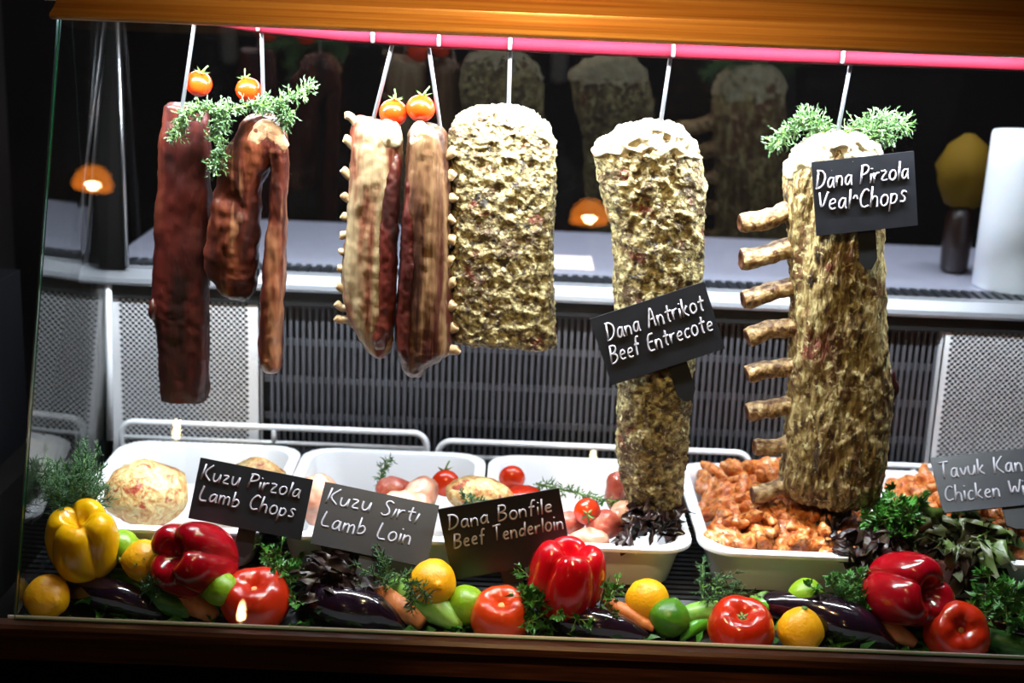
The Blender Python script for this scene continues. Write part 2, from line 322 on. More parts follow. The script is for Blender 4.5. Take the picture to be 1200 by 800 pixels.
# evaporator grille
b = MB(); b.bbox(-.63, 1.0, .545, .55, -.01, .275); b.build('back_panel', M['black'], case, smooth=False)
b = MB()
for k in range(132): x = -.36 + k*.0095; b.bbox(x, x + .0042, .522, .527, -.01, .268)
for k in range(5): b.bbox(-.37, .9, .528, .533, .02 + k*.058, .03 + k*.058)
b.build('air_grille', M['grille'], case, smooth=False)
def perforated(x0, x1, z0, z1, Y, pitch, r, frame):
    b = MB(); nx = int((x1 - x0 - 2*frame)/pitch); nz = int((z1 - z0 - 2*frame)/(pitch*.5)); cx0 = (x0 + x1)/2 - nx*pitch/2; cz0 = z0 + frame
    ph = pitch*.5
    for j in range(nz):
        off = pitch*.5*(j % 2)
        for i in range(nx - (j % 2)):
            X, Z = cx0 + off + i*pitch, cz0 + j*ph; cxx, czz = X + pitch/2, Z + ph/2
            sq = []; hole = []
            for k in range(8):
                a = math.pi/4*k; c, s = math.cos(a), math.sin(a); q = max(abs(c), abs(s))
                sq.append((cxx + c/q*pitch/2, Y, czz + s/q*ph/2)); hole.append((cxx + c*r, Y, czz + s*r))
            b.add(sq + hole + [(h[0], Y + .004, h[2]) for h in hole], [(k, (k+1) % 8, (k+1) % 8 + 8, k + 8) for k in range(8)] + [(k + 8, (k+1) % 8 + 8, (k+1) % 8 + 16, k + 16) for k in range(8)])
        if j % 2:
            for X0 in (cx0, cx0 + nx*pitch - pitch/2): Z = cz0 + j*ph; b.add([(X0, Y, Z), (X0 + pitch/2, Y, Z), (X0 + pitch/2, Y, Z + ph), (X0, Y, Z + ph)], [(0, 1, 2, 3)])
    xa, xb, zt = cx0, cx0 + nx*pitch, cz0 + nz*ph
    for q in ((x0, xa, z0, z1), (xb, x1, z0, z1), (xa, xb, z0, cz0), (xa, xb, zt, z1)): b.add([(q[0], Y, q[2]), (q[1], Y, q[2]), (q[1], Y, q[3]), (q[0], Y, q[3])], [(0, 1, 2, 3)])
    b.bbox(x0, x0 + .003, Y, Y + .02, z0, z1); b.bbox(x1 - .003, x1, Y, Y + .02, z0, z1); b.bbox(x0, x1, Y, Y + .02, z1 - .002, z1)
    return b
perforated(P(130, 500, .505).x, P(305, 440, .505).x, -.003, P(220, 338, .505).z, .505, .0088, .0030, .014).build('perforated_panel', M['perf'], case, smooth=False)
perforated(P(1100, 440, .505).x, .95, -.003, P(1150, 378, .505).z, .505, .0088, .0031, .006).build('perforated_panel', M['perf'], case, smooth=False)
MB().bbox(-.63, 1.0, .662, 1.03, .255, .29).build('rear_worktop', M['brushed'], case, smooth=False)
# standing white tub and a dim jar behind the rear glass, with a sheet imitating a reflection
tb = P(1140, 338, .70); tx = tb.x + .062
b = MB(); rg = []
for r, z in ((.058, .29), (.062, .292), (.0615, .40), (.060, .53), (.058, .536), (.03, .538), (.001, .538)): rg.append([(tx + r*math.cos(a*math.pi/20), .70 + r*math.sin(a*math.pi/20), z) for a in range(40)])
tag(b.loft(rg).build('white_tub', M['candlewhite'], loc=(tx, .70, .29)), 'white plastic tub standing on the worktop behind the rear glass', 'tub')
JY = .80; jp = P(1120, 293, JY); jt = thing('storage_jar', 'dim brown jar with yellow cloth cover behind the rear glass', 'jar', (jp.x, JY, .29))
def rings(c, prof, n=28): return [[(c[0] + r*math.cos(2*math.pi*k/n), c[1] + r*math.sin(2*math.pi*k/n), c[2] + z) for k in range(n)] for r, z in prof]
MB().loft(rings((jp.x, JY, .29), [(.014, 0), (.022, .006), (.024, .05), (.022, .09), (.016, .12)])).build('jar_body', M['jar'], jt)
b = MB().loft(rings((jp.x, JY, .29), [(.018, .11), (.028, .115), (.042, .15), (.045, .175), (.030, .21), (.008, .23)])); b.displace(lambda p, n: .008*fr(p, 25)).build('cloth_cover', M['yellowcap'], jt)
pp = P(668, 300, .75); b = MB().box((pp.x, .75, .2915), (.075, .1, .002)); tag(b.build('reflection_sheet', M['pink_reflection'], loc=(pp.x, .75, .29), smooth=False), 'pale pink sheet imitating a reflection in the rear glass', 'pink_reflection')  # flat sheet coloured to imitate a pinkish reflection in the rear glass

# ------------------------------------------------------------------ trays, wire guards
def rrect(w, d, r, z, n=6):
    o = []
    for cx, cy, a0 in ((w/2 - r, d/2 - r, 0), (-w/2 + r, d/2 - r, 90), (-w/2 + r, -d/2 + r, 180), (w/2 - r, -d/2 + r, 270)):
        for k in range(n + 1): a = R_(a0 + 90*k/n); o.append((cx + r*math.cos(a), cy + r*math.sin(a), z))
    return o
TW, TD, TZ = .266, .332, .061
def tray_mesh():
    rg = [rrect(TW - .06, TD - .06, .03, 0), rrect(TW - .05, TD - .05, .035, .002), rrect(TW - .024, TD - .024, .04, .052), rrect(TW - .022, TD - .022, .04, .056), rrect(TW, TD, .045, .056),
          rrect(TW + .001, TD + .001, .045, .058), rrect(TW, TD, .045, TZ), rrect(TW - .03, TD - .03, .04, TZ), rrect(TW - .034, TD - .034, .038, .058), rrect(TW - .058, TD - .058, .035, .006), rrect(TW - .07, TD - .07, .03, .003)]
    return MB().loft(rg)
TC = [(-.432, 'white tray holding the cream rolled roast behind the yellow pepper'), (-.168, 'white tray behind the two middle-left chalkboards, holding raw chicken'), (.106, 'white tray beneath the entrecote, holding pink meat and dark lettuce'),
      (.380, 'white tray heaped with orange chicken beneath the ribbed joint'), (.654, 'white tray by the perforated panel, holding chicken behind the grey chalkboard')]
TC[1] = (-.164, 'white tray of raw chicken and tomatoes behind the tenderloin chalkboard')
TY = .297
tray0 = None
for x, lab in TC:
    if tray0 is None:
        tray0 = tray_mesh().build('food_tray', M['white'], smooth='auto'); tag(tray0, lab, 'tray', 'white food trays'); tray0.location = (x, TY, -.003)
    else: dup(tray0, (x, TY, -.003), label=lab)
for pts, lab in ((((142, 494), (500, 516)), 'white wire guard behind the rolled roast tray'), (((514, 515), (878, 541)), 'white wire guard behind the raw chicken tray'), (((890, 545), (1250, 556)), 'white wire guard behind the ribbed joint')):
    a, c = P(*pts[0], .482), P(*pts[1], .482); zt = (a.z + c.z)/2 + .006; rr = .0048; x0, x1 = a.x, c.x; b = MB(); y = .482
    path = [(x0, y, -.003), (x0, y, zt - .02)] + [(x0 + .02 - .02*math.cos(R_(k*15)), y, zt - .02 + .02*math.sin(R_(k*15))) for k in range(1, 7)]
    path += [(lerp(x0, x1, k/8), y, zt) for k in range(1, 8)]
    path += [(x1 - .02 + .02*math.sin(R_(k*15)), y, zt - .02 + .02*math.cos(R_(k*15))) for k in range(0, 7)] + [(x1, y, -.003)]
    b.tube(path, rr, 8); b.tube([(x0, y, zt - .024), (x1, y, zt - .024)], .0035, 8); b.tube([((x0+x1)/2, y, zt), ((x0+x1)/2, y, zt - .024)], .004, 8)
    tag(b.build('wire_guard', M['white'], loc=((x0+x1)/2, y, -.003)), lab, 'guard rail', 'white wire guards')

# ------------------------------------------------------------------ hooks
def hook(px_top, px_bot, lab, mark=None):
    a = P(*px_top, RY); mk = P(mark or px_top[0], px_top[1], RY).x; c = P(*px_bot, RY + .012); b = MB(); RZ = railz(a.x); t = Vector((a.x, RY, RZ)); r = RAILR + .0028
    ux = (Vector((c.x, 0, c.z)) - Vector((a.x, 0, RZ))).normalized()
    path = [Vector((lerp(mk, t.x, max(0, k/10. - .3)/.7), RY - r*math.cos(R_(k*20 - 30)), RZ + r*math.sin(R_(k*20 - 30)))) for k in range(11)]
    path += [Vector((lerp(t.x, c.x, .25), RY + r, lerp(RZ, c.z, .25))), Vector((lerp(t.x, c.x, .6), RY + r, lerp(RZ, c.z, .6))), c, c + ux*.012 + Vector((0, -.003, 0)), c + ux*.02 + Vector((.003, -.008, .001))]
    pts = [Vector(p) for p in curve_pts(path, 60)]
    b.tube(pts, [.0026]*56 + [.0024, .002, .0014, .0006], 8)
    return tag(b.build('meat_hook', M['hook'], loc=(t.x, RY, RZ)), lab, 'hook', 'steel meat hooks on the rail')
hook((227, 29), (214, 122), 'steel hook holding the long dark red strip of meat')
hook((304, 34), (309, 134), 'steel hook holding the folded brown meat')
hook((461, 45), (437, 142), 'steel hook holding the pale lamb rack with rib ends', 438)
hook((500, 48), (516, 150), 'steel hook holding the darker lamb loin', 515)
hook((598, 50), (596, 128), 'steel hook holding the square crusted rib block')
hook((788, 60), (774, 146), 'steel hook holding the entrecote joint')
hook((1001, 68), (979, 168), 'steel hook holding the ribbed veal joint', 985)

# ------------------------------------------------------------------ hanging meats
MY = .232
def slab(rows, Y, th, nz=110, na=72, pw=2.6, cap=.010, wob=.003, seed=0):
    """rows: (py, left px, right px[, thickness factor]); a closed body of real depth with the photographed outline"""
    rows = [tuple(r) + ((1,) if len(r) == 3 else ()) for r in rows]
    A = curve_pts(rows, nz); rg = []; n = len(A)
    zs = [P((a[1] + a[2])/2, a[0], Y) for a in A]
    L = sum((zs[i+1] - zs[i]).length for i in range(n - 1)); acc = 0
    for i, a in enumerate(A):
        l, r = P(a[1], a[0], Y), P(a[2], a[0], Y); c = (l + r)/2; hw = (r - l).length/2; ht = th*a[3]
        if i: acc += (zs[i] - zs[i-1]).length
        e = min(acc, L - acc); s = 1.0
        if e < cap: s = math.sqrt(max(.02, 1 - (1 - e/cap)**2))
        ht = min(ht, hw*1.6)*(.4 + .6*s); hw = hw*(.55 + .45*s) if e < cap else hw
        tt = np.linspace(0, 2*math.pi, 721); ct, st = np.cos(tt), np.sin(tt)
        xx = np.sign(ct)*np.abs(ct)**(2/pw)*hw; yy = np.sign(st)*np.abs(st)**(2/pw)*ht
        al = np.concatenate([[0], np.cumsum(np.hypot(np.diff(xx), np.diff(yy)))]); qs = np.linspace(0, al[-1], na + 1)[:-1]
        ring = [Vector((c.x + x, c.y + y, c.z - .04*x)) for x, y in zip(np.interp(qs, al, xx), np.interp(qs, al, yy))]
        rg.append(ring)
    b = MB().loft(rg, False, False)
    for ring, rev in ((rg[0], True), (rg[-1], False)):      # close the ends with shrinking rings
        c = sum(ring, Vector())/na; inner = [[c + (p - c)*q for p in ring] for q in (1, .7, .35, .02)]
        if rev: inner = inner[::-1]
        b.loft(inner, False, False)
    return b
def crack(p, sc, seed=0):
    d, _ = noise.voronoi(Vector((p.x*sc + seed, p.y*sc, p.z*sc)), distance_metric='DISTANCE', exponent=2.5); return min(1, (d[1] - d[0])*4.5)

# long dark red strip
t = thing('meat_strip', 'long flat dark red strip of aged meat hanging on the outermost hook', 'meat', P(218, 470, MY))
b = slab([(122, 195, 243, .8), (150, 192, 246, .95), (210, 186, 246), (270, 182, 246), (330, 180, 245), (358, 177, 244), (380, 183, 244), (420, 188, 244), (455, 190, 244), (470, 191, 243, .95)], MY + .014, .022, pw=4, cap=.004)
b.displace(lambda p, n: .003*fr(p, 22, 3) + .0012*fr(p, 90, 3)); b.build('meat_body', M['deepred'], t)
b = MB().ellipsoid(P(180, 362, MY - .004), (.006, .01, .014), nu=14, nv=10); b.displace(lambda p, n: .002*fr(p, 120)); b.build('fat_sheen_edge', M['folded'], t)
# folded tenderloin: an upside-down U
t = thing('folded_meat', 'brown strip of meat folded over its hook in two uneven flaps', 'meat', P(318, 435, MY))
b = slab([(134, 298, 322, .8), (146, 284, 330, .95), (170, 270, 335), (200, 258, 314), (235, 250, 307), (270, 245, 304), (300, 241, 303), (322, 244, 303, .9), (338, 256, 300, .8), (352, 268, 290, .6)], MY - .004, .026, pw=2.4, cap=.008)
n0 = len(b.v)
b2 = slab([(142, 312, 324, .8), (165, 312, 334, .95), (195, 317, 337), (240, 316, 336), (300, 310, 334), (350, 305, 332), (400, 303, 330), (422, 305, 330, .9), (436, 311, 329, .7)], MY - .012, .022, pw=2.4, cap=.008)
b.displace(lambda p, n: .004*fr(p, 20, 3) + .0015*fr(p, 80, 3)); b.build('broad_flap', M['folded'], t)
b2.displace(lambda p, n: .003*fr(p, 24, 3, 2) + .0012*fr(p, 90, 3)); b2.build('narrow_flap', M['folded'], t)
b = MB().tube([Vector(p) for p in curve_pts([P(296, 200, MY - .022), P(300, 170, MY - .026), P(310, 150, MY - .026), (P(322, 158, MY - .026)), P(332, 180, MY - .026)], 24)], [.002, .005] + [.0115]*20 + [.005, .002], 12, flat=(.4, 1), ref=(0, 1, 0))
b.displace(lambda p, n: .002*fr(p, 90)); b.build('fat_sheen_edge', M['fat_sheen'], t)  # fat along the fold, with its bright sheen put into the pale colour

def rib_bone(a, c, r, mats, parent, seed, name='rib_bone'):
    a, c = Vector(a), Vector(c); k = 14; pts = [a.lerp(c, i/(k-1)) + Vector((0, 0, .002*math.sin(i*.5 + seed))) for i in range(k)]
    rad = [r*(1.08 - .12*math.sin(math.pi*i/(k-1))) for i in range(k)]; rad[0] *= .86
    b = MB().tube(pts, rad, 14, cap=False); b.displace(lambda p, n: r*.22*fr(p, 90, 3, seed)); d = (c - a).normalized()
    ring = [Vector(b.v[j]) for j in range(14)]; cc = sum(ring, Vector())/14; b.mi = 1
    b.loft([[cc + (p - cc)*q + d*e for p in ring] for q, e in ((1, 0), (.75, -.0015), (.6, .001), (.05, .002))][::-1], False, False)
    return b.build(name, mats, parent)

# pale lamb rack with its rib ends out
t = thing('lamb_rack', 'pale lamb rack hung with short rib ends sticking out along one edge', 'meat', P(440, 415, MY))
b = slab([(138, 418, 452, .7), (150, 414, 470, .9), (180, 411, 470), (220, 409, 468), (270, 406, 465), (310, 401, 464), (350, 402, 464), (380, 410, 462, .95), (405, 424, 458, .8), (417, 432, 452, .6)], MY, .03, pw=2.5)
b.displace(lambda p, n: .0035*fr(Vector((p.x, p.y, p.z*.35)), 34, 3, 3) + .0014*fr(p, 110, 3)); b.build('meat_body', M['lambpale'], t)
b = slab([(180, 458, 469, .8), (215, 449, 469), (260, 444, 467), (310, 441, 465), (360, 439, 463), (395, 437, 458, .9), (414, 440, 450, .7)], MY - .012, .024, na=60)
b.displace(lambda p, n: .0025*fr(p, 40, 3, 8) + .001*fr(p, 120, 3)); b.build('red_meat', M['deepred'], t)
for k, (x, y) in enumerate([(405, 135), (404, 164), (402, 200), (402, 228), (401, 251), (399, 274), (398, 295), (396, 315), (396, 336), (394, 356), (394, 371)]):
    rib_bone(P(x, y, MY - .008), P(x + 22, y + (14 if k < 4 else 8), MY - .006), .0052, [M['smallbone'], M['smallbone']], t, k)
b = MB().ellipsoid(P(456, 158, MY - .010), (.016, .022, .020), nu=18, nv=12); b.displace(lambda p, n: .003*fr(p, 60)); b.build('fat_cap', M['fat'], t)
# dark lamb loin
t = thing('lamb_loin', 'darker lamb loin with marbled brown meat hanging against the square crusted block', 'meat', P(495, 438, MY))
b = slab([(146, 484, 516, .7), (158, 478, 524, .9), (200, 475, 528), (250, 473, 528), (300, 470, 528), (350, 466, 530), (395, 464, 531), (412, 464, 524), (428, 469, 502, .85), (439, 476, 494, .6)], MY - .004, .032, pw=2.4)
b.displace(lambda p, n: .004*fr(Vector((p.x, p.y, p.z*.35)), 32, 3, 5) + .0014*fr(p, 110, 3)); b.build('meat_body', M['lambdark'], t)
b = slab([(196, 478, 486, .8), (250, 472, 489), (300, 469, 491), (350, 466, 487), (400, 464, 484), (426, 469, 486, .8)], MY - .018, .024, na=60)
b.displace(lambda p, n: .0025*fr(p, 40, 3, 9) + .001*fr(p, 120, 3)); b.build('red_meat', M['deepred'], t)
for k in range(10):
    y = 178 + k*25.5; rib_bone(P(533 + (4 if k == 9 else -2*(k % 2)), y, MY - .012), P(518, y + 5, MY - .010), .0062, [M['smallbone'], M['smallbone']], t, k + 20)
b = MB().ellipsoid(P(493, 162, MY - .014), (.015, .02, .020), nu=18, nv=12); b.displace(lambda p, n: .003*fr(p, 60)); b.build('fat_cap', M['fat'], t)
# square crusted rib block
t = thing('rib_block', 'broad square block of crusted dry-aged ribs', 'meat', P(590, 405, MY))
b = slab([(128, 580, 612, .7), (134, 552, 626, .85), (145, 534, 640, .95), (165, 528, 648), (195, 528, 651), (250, 530, 648), (300, 529, 647), (350, 528, 648), (385, 527, 650), (403, 528, 649, .95)], MY + .024, .036, nz=170, na=190, pw=5, cap=.010)
b.displace(lambda p, n: .0024*(crack(Vector((p.x*.95, p.y, p.z*1.1)), 38) - .8) + .0025*fr(p, 70, 4) + .0022*fr(p, 190, 5)); b.build('meat_body', M['crust'], t)
b = slab([(126, 584, 608, .8), (133, 550, 628, .9), (144, 536, 640, .95), (158, 531, 648, .9), (168, 534, 646, .8)], MY + .024, .035, nz=40, na=100, pw=4, cap=.004)
b.displace(lambda p, n: .006*(crack(p, 60, 4) - .6) + .004*fr(p, 70, 4)); b.build('fat_cap', M['fat'], t)
# entrecote
t = thing('entrecote_joint', 'long crusted entrecote joint tapering towards the trays', 'meat', P(765, 600, MY - .02))
rows4 = [(146, 758, 784, .7), (152, 738, 800, .85), (165, 715, 812, .95), (185, 697, 822, 1), (215, 699, 828), (240, 707, 827), (270, 716, 824), (320, 719, 822), (370, 720, 818), (420, 722, 812), (455, 724, 810), (500, 724, 806), (545, 726, 803, .95), (570, 730, 799, .9), (590, 736, 794, .8), (602, 748, 780, .65)]
b = slab(rows4, MY - .012, .034, nz=220, na=140, pw=2.6, cap=.012)
b.displace(lambda p, n: .0022*(crack(Vector((p.x*1.3, p.y, p.z*.7)), 34, 3) - .6) + .004*fr(p, 40, 4, 2) + .0024*fr(p, 140, 4)); b.build('meat_body', M['crust'], t)
b = slab([(144, 756, 786, .8), (150, 736, 802, .95), (162, 712, 814, 1), (176, 696, 819, 1), (187, 697, 818, .9)], MY - .012, .035, nz=40, na=90, pw=2.8, cap=.004)
b.displace(lambda p, n: .004*(crack(p, 50, 8) - .6) + .004*fr(p, 60, 4, 4)); b.build('fat_cap', M['fat'], t)
# veal rib joint
t = thing('veal_rib_joint', 'large crusted veal joint with thick rib bones sticking out', 'meat', P(985, 588, MY - .02))
rows5 = [(158, 966, 1010, .7), (168, 950, 1024, .85), (185, 932, 1030, .95), (205, 921, 1032), (240, 921, 1034), (280, 924, 1035), (330, 926, 1036), (380, 927, 1037), (420, 926, 1040), (445, 925, 1046), (470, 924, 1046), (500, 921, 1040), (540, 916, 1036), (565, 914, 1032), (582, 920, 1026, .85), (592, 938, 1012, .7)]
GX = P(943, 400, MY).x
b = slab(rows5, MY - .008, .042, nz=220, na=150, pw=2.6, cap=.012)
b.displace(lambda p, n: -.006*math.exp(-((p.x - GX - .004*math.sin(p.z*40))/.005)**2)*max(0, -n[1]) + .0016*(crack(Vector((p.x, p.y, p.z*.4)), 36, 6) - .6) + .004*fr(Vector((p.x, p.y, p.z*.55)), 36, 4, 6) + .0024*fr(Vector((p.x, p.y, p.z*.5)), 140, 4)); b.build('meat_body', M['crust2'], t)
b = slab([(156, 968, 1008, .8), (165, 948, 1026, .95), (182, 930, 1032, 1), (200, 921, 1033, 1), (215, 923, 1030, .9)], MY - .008, .043, nz=40, na=90, pw=2.6, cap=.004)
b.displace(lambda p, n: .005*(crack(p, 50, 2) - .6) + .004*fr(p, 60, 4, 9)); b.build('fat_cap', M['fat'], t)
for k, (x, y, x2, y2, r) in enumerate([(867, 263, 945, 243, .0125), (869, 304, 945, 288, .013), (871, 350, 945, 333, .0125), (876, 394, 945, 378, .0122), (876, 439, 945, 424, .012), (876, 485, 945, 468, .012), (884, 526, 945, 516, .0105), (882, 580, 945, 560, .0115)]):
    rib_bone(P(x, y, MY - .018), P(x2, y2, MY - .008), r, [M['bone'], M['boneend']], t, k + 40)
b = MB().ellipsoid(P(1041, 455, MY - .012), (.012, .014, .026), nu=22, nv=16); b.displace(lambda p, n: .004*fr(p, 60)); b.build('meat_edge', M['deepred'], t)

# ------------------------------------------------------------------ chalkboards
def arc(cx, cy, rx, ry, a0, a1, n=9): return [(cx + rx*math.cos(R_(a0 + (a1-a0)*i/(n-1))), cy + ry*math.sin(R_(a0 + (a1-a0)*i/(n-1)))) for i in range(n)]
GL = {
 'K': (.55, [[(0, 0), (.03, 1)], [(.5, 1), (.04, .45), (.55, 0)]]), 'u': (.46, [[(0, .58), (.02, .18), (.16, 0), (.34, .14), (.4, .58)], [(.4, .58), (.42, 0)]]),
 'z': (.44, [[(0, .55), (.38, .57), (0, .02), (.42, .03)]]), 'P': (.5, [[(0, 0), (.05, 1)], [(-.05, .93), (.3, 1), (.5, .8), (.38, .55), (.04, .46)]]),
 'i': (.1, [[(.03, .55), (.05, 0)], [(.04, .8), (.06, .86)]]), 'I': (.1, [[(.08, .6), (0, -.02)]]), 'r': (.34, [[(0, .56), (.03, 0)], [(.03, .32), (.14, .52), (.32, .54)]]),
 'o': (.46, [arc(.22, .28, .21, .28, 90, 450, 13)]), 'l': (.1, [[(.04, 1), (.05, 0)]]), 'a': (.48, [[(.38, .46), (.24, .58), (.05, .42), (.03, .12), (.18, 0), (.34, .16), (.38, .5)], [(.38, .56), (.4, .08), (.48, 0)]]),
 'L': (.5, [[(.1, 1), (0, .04), (.5, .06)]]), 'm': (.66, [[(0, .56), (.02, 0)], [(.02, .36), (.16, .56), (.28, .46), (.3, 0)], [(.3, .36), (.44, .56), (.58, .44), (.6, 0)]]),
 'b': (.46, [[(0, 1), (.03, 0)], [(.03, .38), (.2, .56), (.4, .36), (.3, .04), (.03, .04)]]), 'C': (.54, [[(.5, .84), (.3, 1), (.06, .72), (0, .32), (.2, .01), (.52, .12)]]),
 'h': (.44, [[(.02, 1), (0, 0)], [(.02, .34), (.18, .56), (.36, .42), (.38, 0)]]), 'p': (.46, [[(.03, .56), (0, -.36)], [(.03, .4), (.2, .58), (.4, .36), (.28, .04), (.02, .06)]]),
 's': (.38, [[(.34, .5), (.16, .6), (.02, .44), (.3, .22), (.24, .02), (0, .06)]]), 'S': (.5, [[(.48, .86), (.26, 1), (.04, .78), (.4, .42), (.4, .1), (.14, 0), (0, .14)]]),
 't': (.4, [[(.2, .9), (.18, .1), (.3, 0)], [(0, .56), (.42, .6)]]), 'D': (.58, [[(.06, 1), (.03, 0)], [(-.05, .98), (.3, .98), (.56, .66), (.5, .26), (.24, .02), (-.04, 0)]]),
 'n': (.44, [[(0, .56), (.02, 0)], [(.02, .34), (.18, .56), (.36, .44), (.38, 0)]]), 'B': (.54, [[(.05, 1), (0, 0)], [(0, .98), (.34, 1), (.46, .78), (.3, .56), (.04, .54)], [(.04, .54), (.4, .48), (.5, .24), (.3, .02), (0, 0)]]),
 'f': (.36, [[(.38, .94), (.22, .98), (.14, .7), (.12, -.04)], [(0, .54), (.34, .56)]]), 'e': (.44, [[(.03, .3), (.38, .34), (.3, .56), (.1, .52), (.02, .26), (.14, .02), (.4, .08)]]),
 'T': (.56, [[(0, .96), (.56, 1)], [(.28, .98), (.26, 0)]]), 'd': (.46, [[(.36, .46), (.2, .56), (.03, .36), (.06, .06), (.24, .02), (.36, .2)], [(.42, 1), (.4, 0)]]),
 'k': (.42, [[(.02, 1), (.02, 0)], [(.34, .56), (.04, .26), (.4, 0)]]), 'A': (.56, [[(0, 0), (.24, 1), (.34, .98), (.5, 0)], [(.08, .4), (.5, .44)]]),
 'E': (.46, [[(.46, .98), (.06, .96), (.0, .02), (.46, .04)], [(.03, .52), (.38, .54)]]), 'c': (.4, [[(.36, .48), (.2, .58), (.02, .36), (.06, .06), (.22, 0), (.38, .08)]]),
 'V': (.5, [[(0, 1), (.2, 0), (.5, 1)]]), '^': (.3, [[(.02, .5), (.14, .72), (.26, .46)]]), 'v': (.36, [[(0, .56), (.15, 0), (.36, .56)]]), 'W': (.74, [[(0, 1), (.16, 0), (.36, .8), (.54, 0), (.76, 1)]]),
 'g': (.44, [[(.36, .46), (.2, .58), (.03, .36), (.08, .08), (.24, .04), (.36, .3)], [(.38, .56), (.38, -.2), (.2, -.36), (0, -.26)]]), 'w': (.6, [[(0, .56), (.14, 0), (.3, .5), (.44, 0), (.6, .56)]]), ' ': (.34, [])}
def chaikin(p):
    for _ in range(2):
        if len(p) < 3: return p
        q = [p[0]]
        for a, c in zip(p, p[1:]): q += [(a[0]*.75 + c[0]*.25, a[1]*.75 + c[1]*.25), (a[0]*.25 + c[0]*.75, a[1]*.25 + c[1]*.75)]
        p = q + [p[-1]]
    return p
def chalkboard(label, lines, TL, TR, BL, Yt, Yb, stake, sw=.00125):
    """lines: (text, x0, x1 as fractions of the width, baseline and cap height as fractions of the height)"""
    tl, tr, bl_ = P(*TL, Yt), P(*TR, Yt), P(*BL, Yb); ex = (tr - tl); w = ex.length; ex.normalize()
    ey = tl - bl_; ey = ey - ex*ey.dot(ex); h = ey.length; ey.normalize(); en = ex.cross(ey)          # en faces away from the board's back
    o = tl - ey*h; R3 = Matrix((ex, ey, en)).transposed()
    th = thing('chalkboard_sign', label, 'sign', o + ex*w/2, 'small handwritten chalkboard signs')
    b = MB().box(o + ex*w/2 + ey*h/2 - en*.0015, (w, h, .003), R3); b.build('board', M['slate'], th, smooth=False)
    sx, sl, swd = stake; b = MB(); c = o + ex*w*sx
    pr = [(-swd/2, h*.3), (swd/2, h*.3), (swd/2, -sl*.75), (swd*.15, -sl), (-swd*.15, -sl), (-swd/2, -sl*.8)]
    vs = [c + ex*x + ey*y - en*.003 for x, y in pr] + [c + ex*x + ey*y - en*.006 for x, y in pr]; k = len(pr)
    b.add(vs, [tuple(range(k)), tuple(range(2*k - 1, k - 1, -1))] + [(i, i + k, (i+1) % k + k, (i+1) % k) for i in range(k)]); b.build('stake', M['black'], th, smooth=False)
    rnd = random.Random(len(label))
    b = MB()
    for text, x0, x1, base, cap in lines:
        W_ = sum(GL[c][0] + .13 for c in text); u = (x1 - x0)*w/W_; x = x0*w; hh = cap*h
        for c in text:
            adv, st = GL[c]; dy = rnd.uniform(-.05, .05); sc = rnd.uniform(.94, 1.06)
            for s_ in st:
                pts = chaikin([(x + px*u + py*hh*.14, base*h + (py*sc + dy)*hh) for px, py in s_])
                b.tube([o + ex*p[0] + ey*p[1] + en*.0003 for p in pts], sw, 6, flat=(1, 1), ref=en)
            x += (adv + .13)*u
    b.build('lettering', M['chalk'], th)
    return th
chalkboard('black chalkboard reading Kuzu Pirzola Lamb Chops, behind the dark red pepper', [('Kuzu Pirzola', .04, .93, .66, .25), ('Lamb Chops', .05, .92, .32, .25)], (235, 536), (367, 562), (216, 606), .128, .108, (.52, .035, .022))
chalkboard('grey chalkboard reading Kuzu SIrtI Lamb Loin, between two other boards', [('Kuzu SIrtI', .05, .86, .66, .26), ('Lamb Loin', .04, .84, .28, .26)], (381, 564), (515, 592), (362, 636), .139, .093, (.5, .03, .022)).__setitem__('label', 'grey-blue chalkboard with the words Lamb Loin')
chalkboard('black chalkboard with the words Beef Tenderloin, beside the bright red pepper', [('Dana Bonfile', .06, .93, .7, .2), ('Beef Tenderloin', .07, .99, .44, .2)], (513, 597), (655, 572), (516, 682), .118, .112, (.5, .02, .03))
chalkboard('black chalkboard with the words Beef Entrecote, pinned to the entrecote joint', [('Dana Antrikot', .09, .95, .62, .25), ('Beef Entrecote', .06, .97, .30, .25)], (691, 374), (825, 330), (715, 452), .184, .178, (.58, .05, .024))
chalkboard('black chalkboard with the words Veal Chops, pinned to the ribbed veal joint', [('Dana Pirzola', .03, .95, .64, .24), ('Veal^Chops', .03, .92, .32, .27)], (951, 190), (1071, 177), (952, 277), .178, .172, (.5, .048, .021))
chalkboard('grey chalkboard with the words Tavuk Kanat, stuck in the chicken', [('Tavuk Kanat', .04, .95, .60, .29), ('Chicken Wings', .04, .97, .18, .29)], (1090, 536), (1222, 523), (1112, 600), .239, .184, (.62, .03, .03))

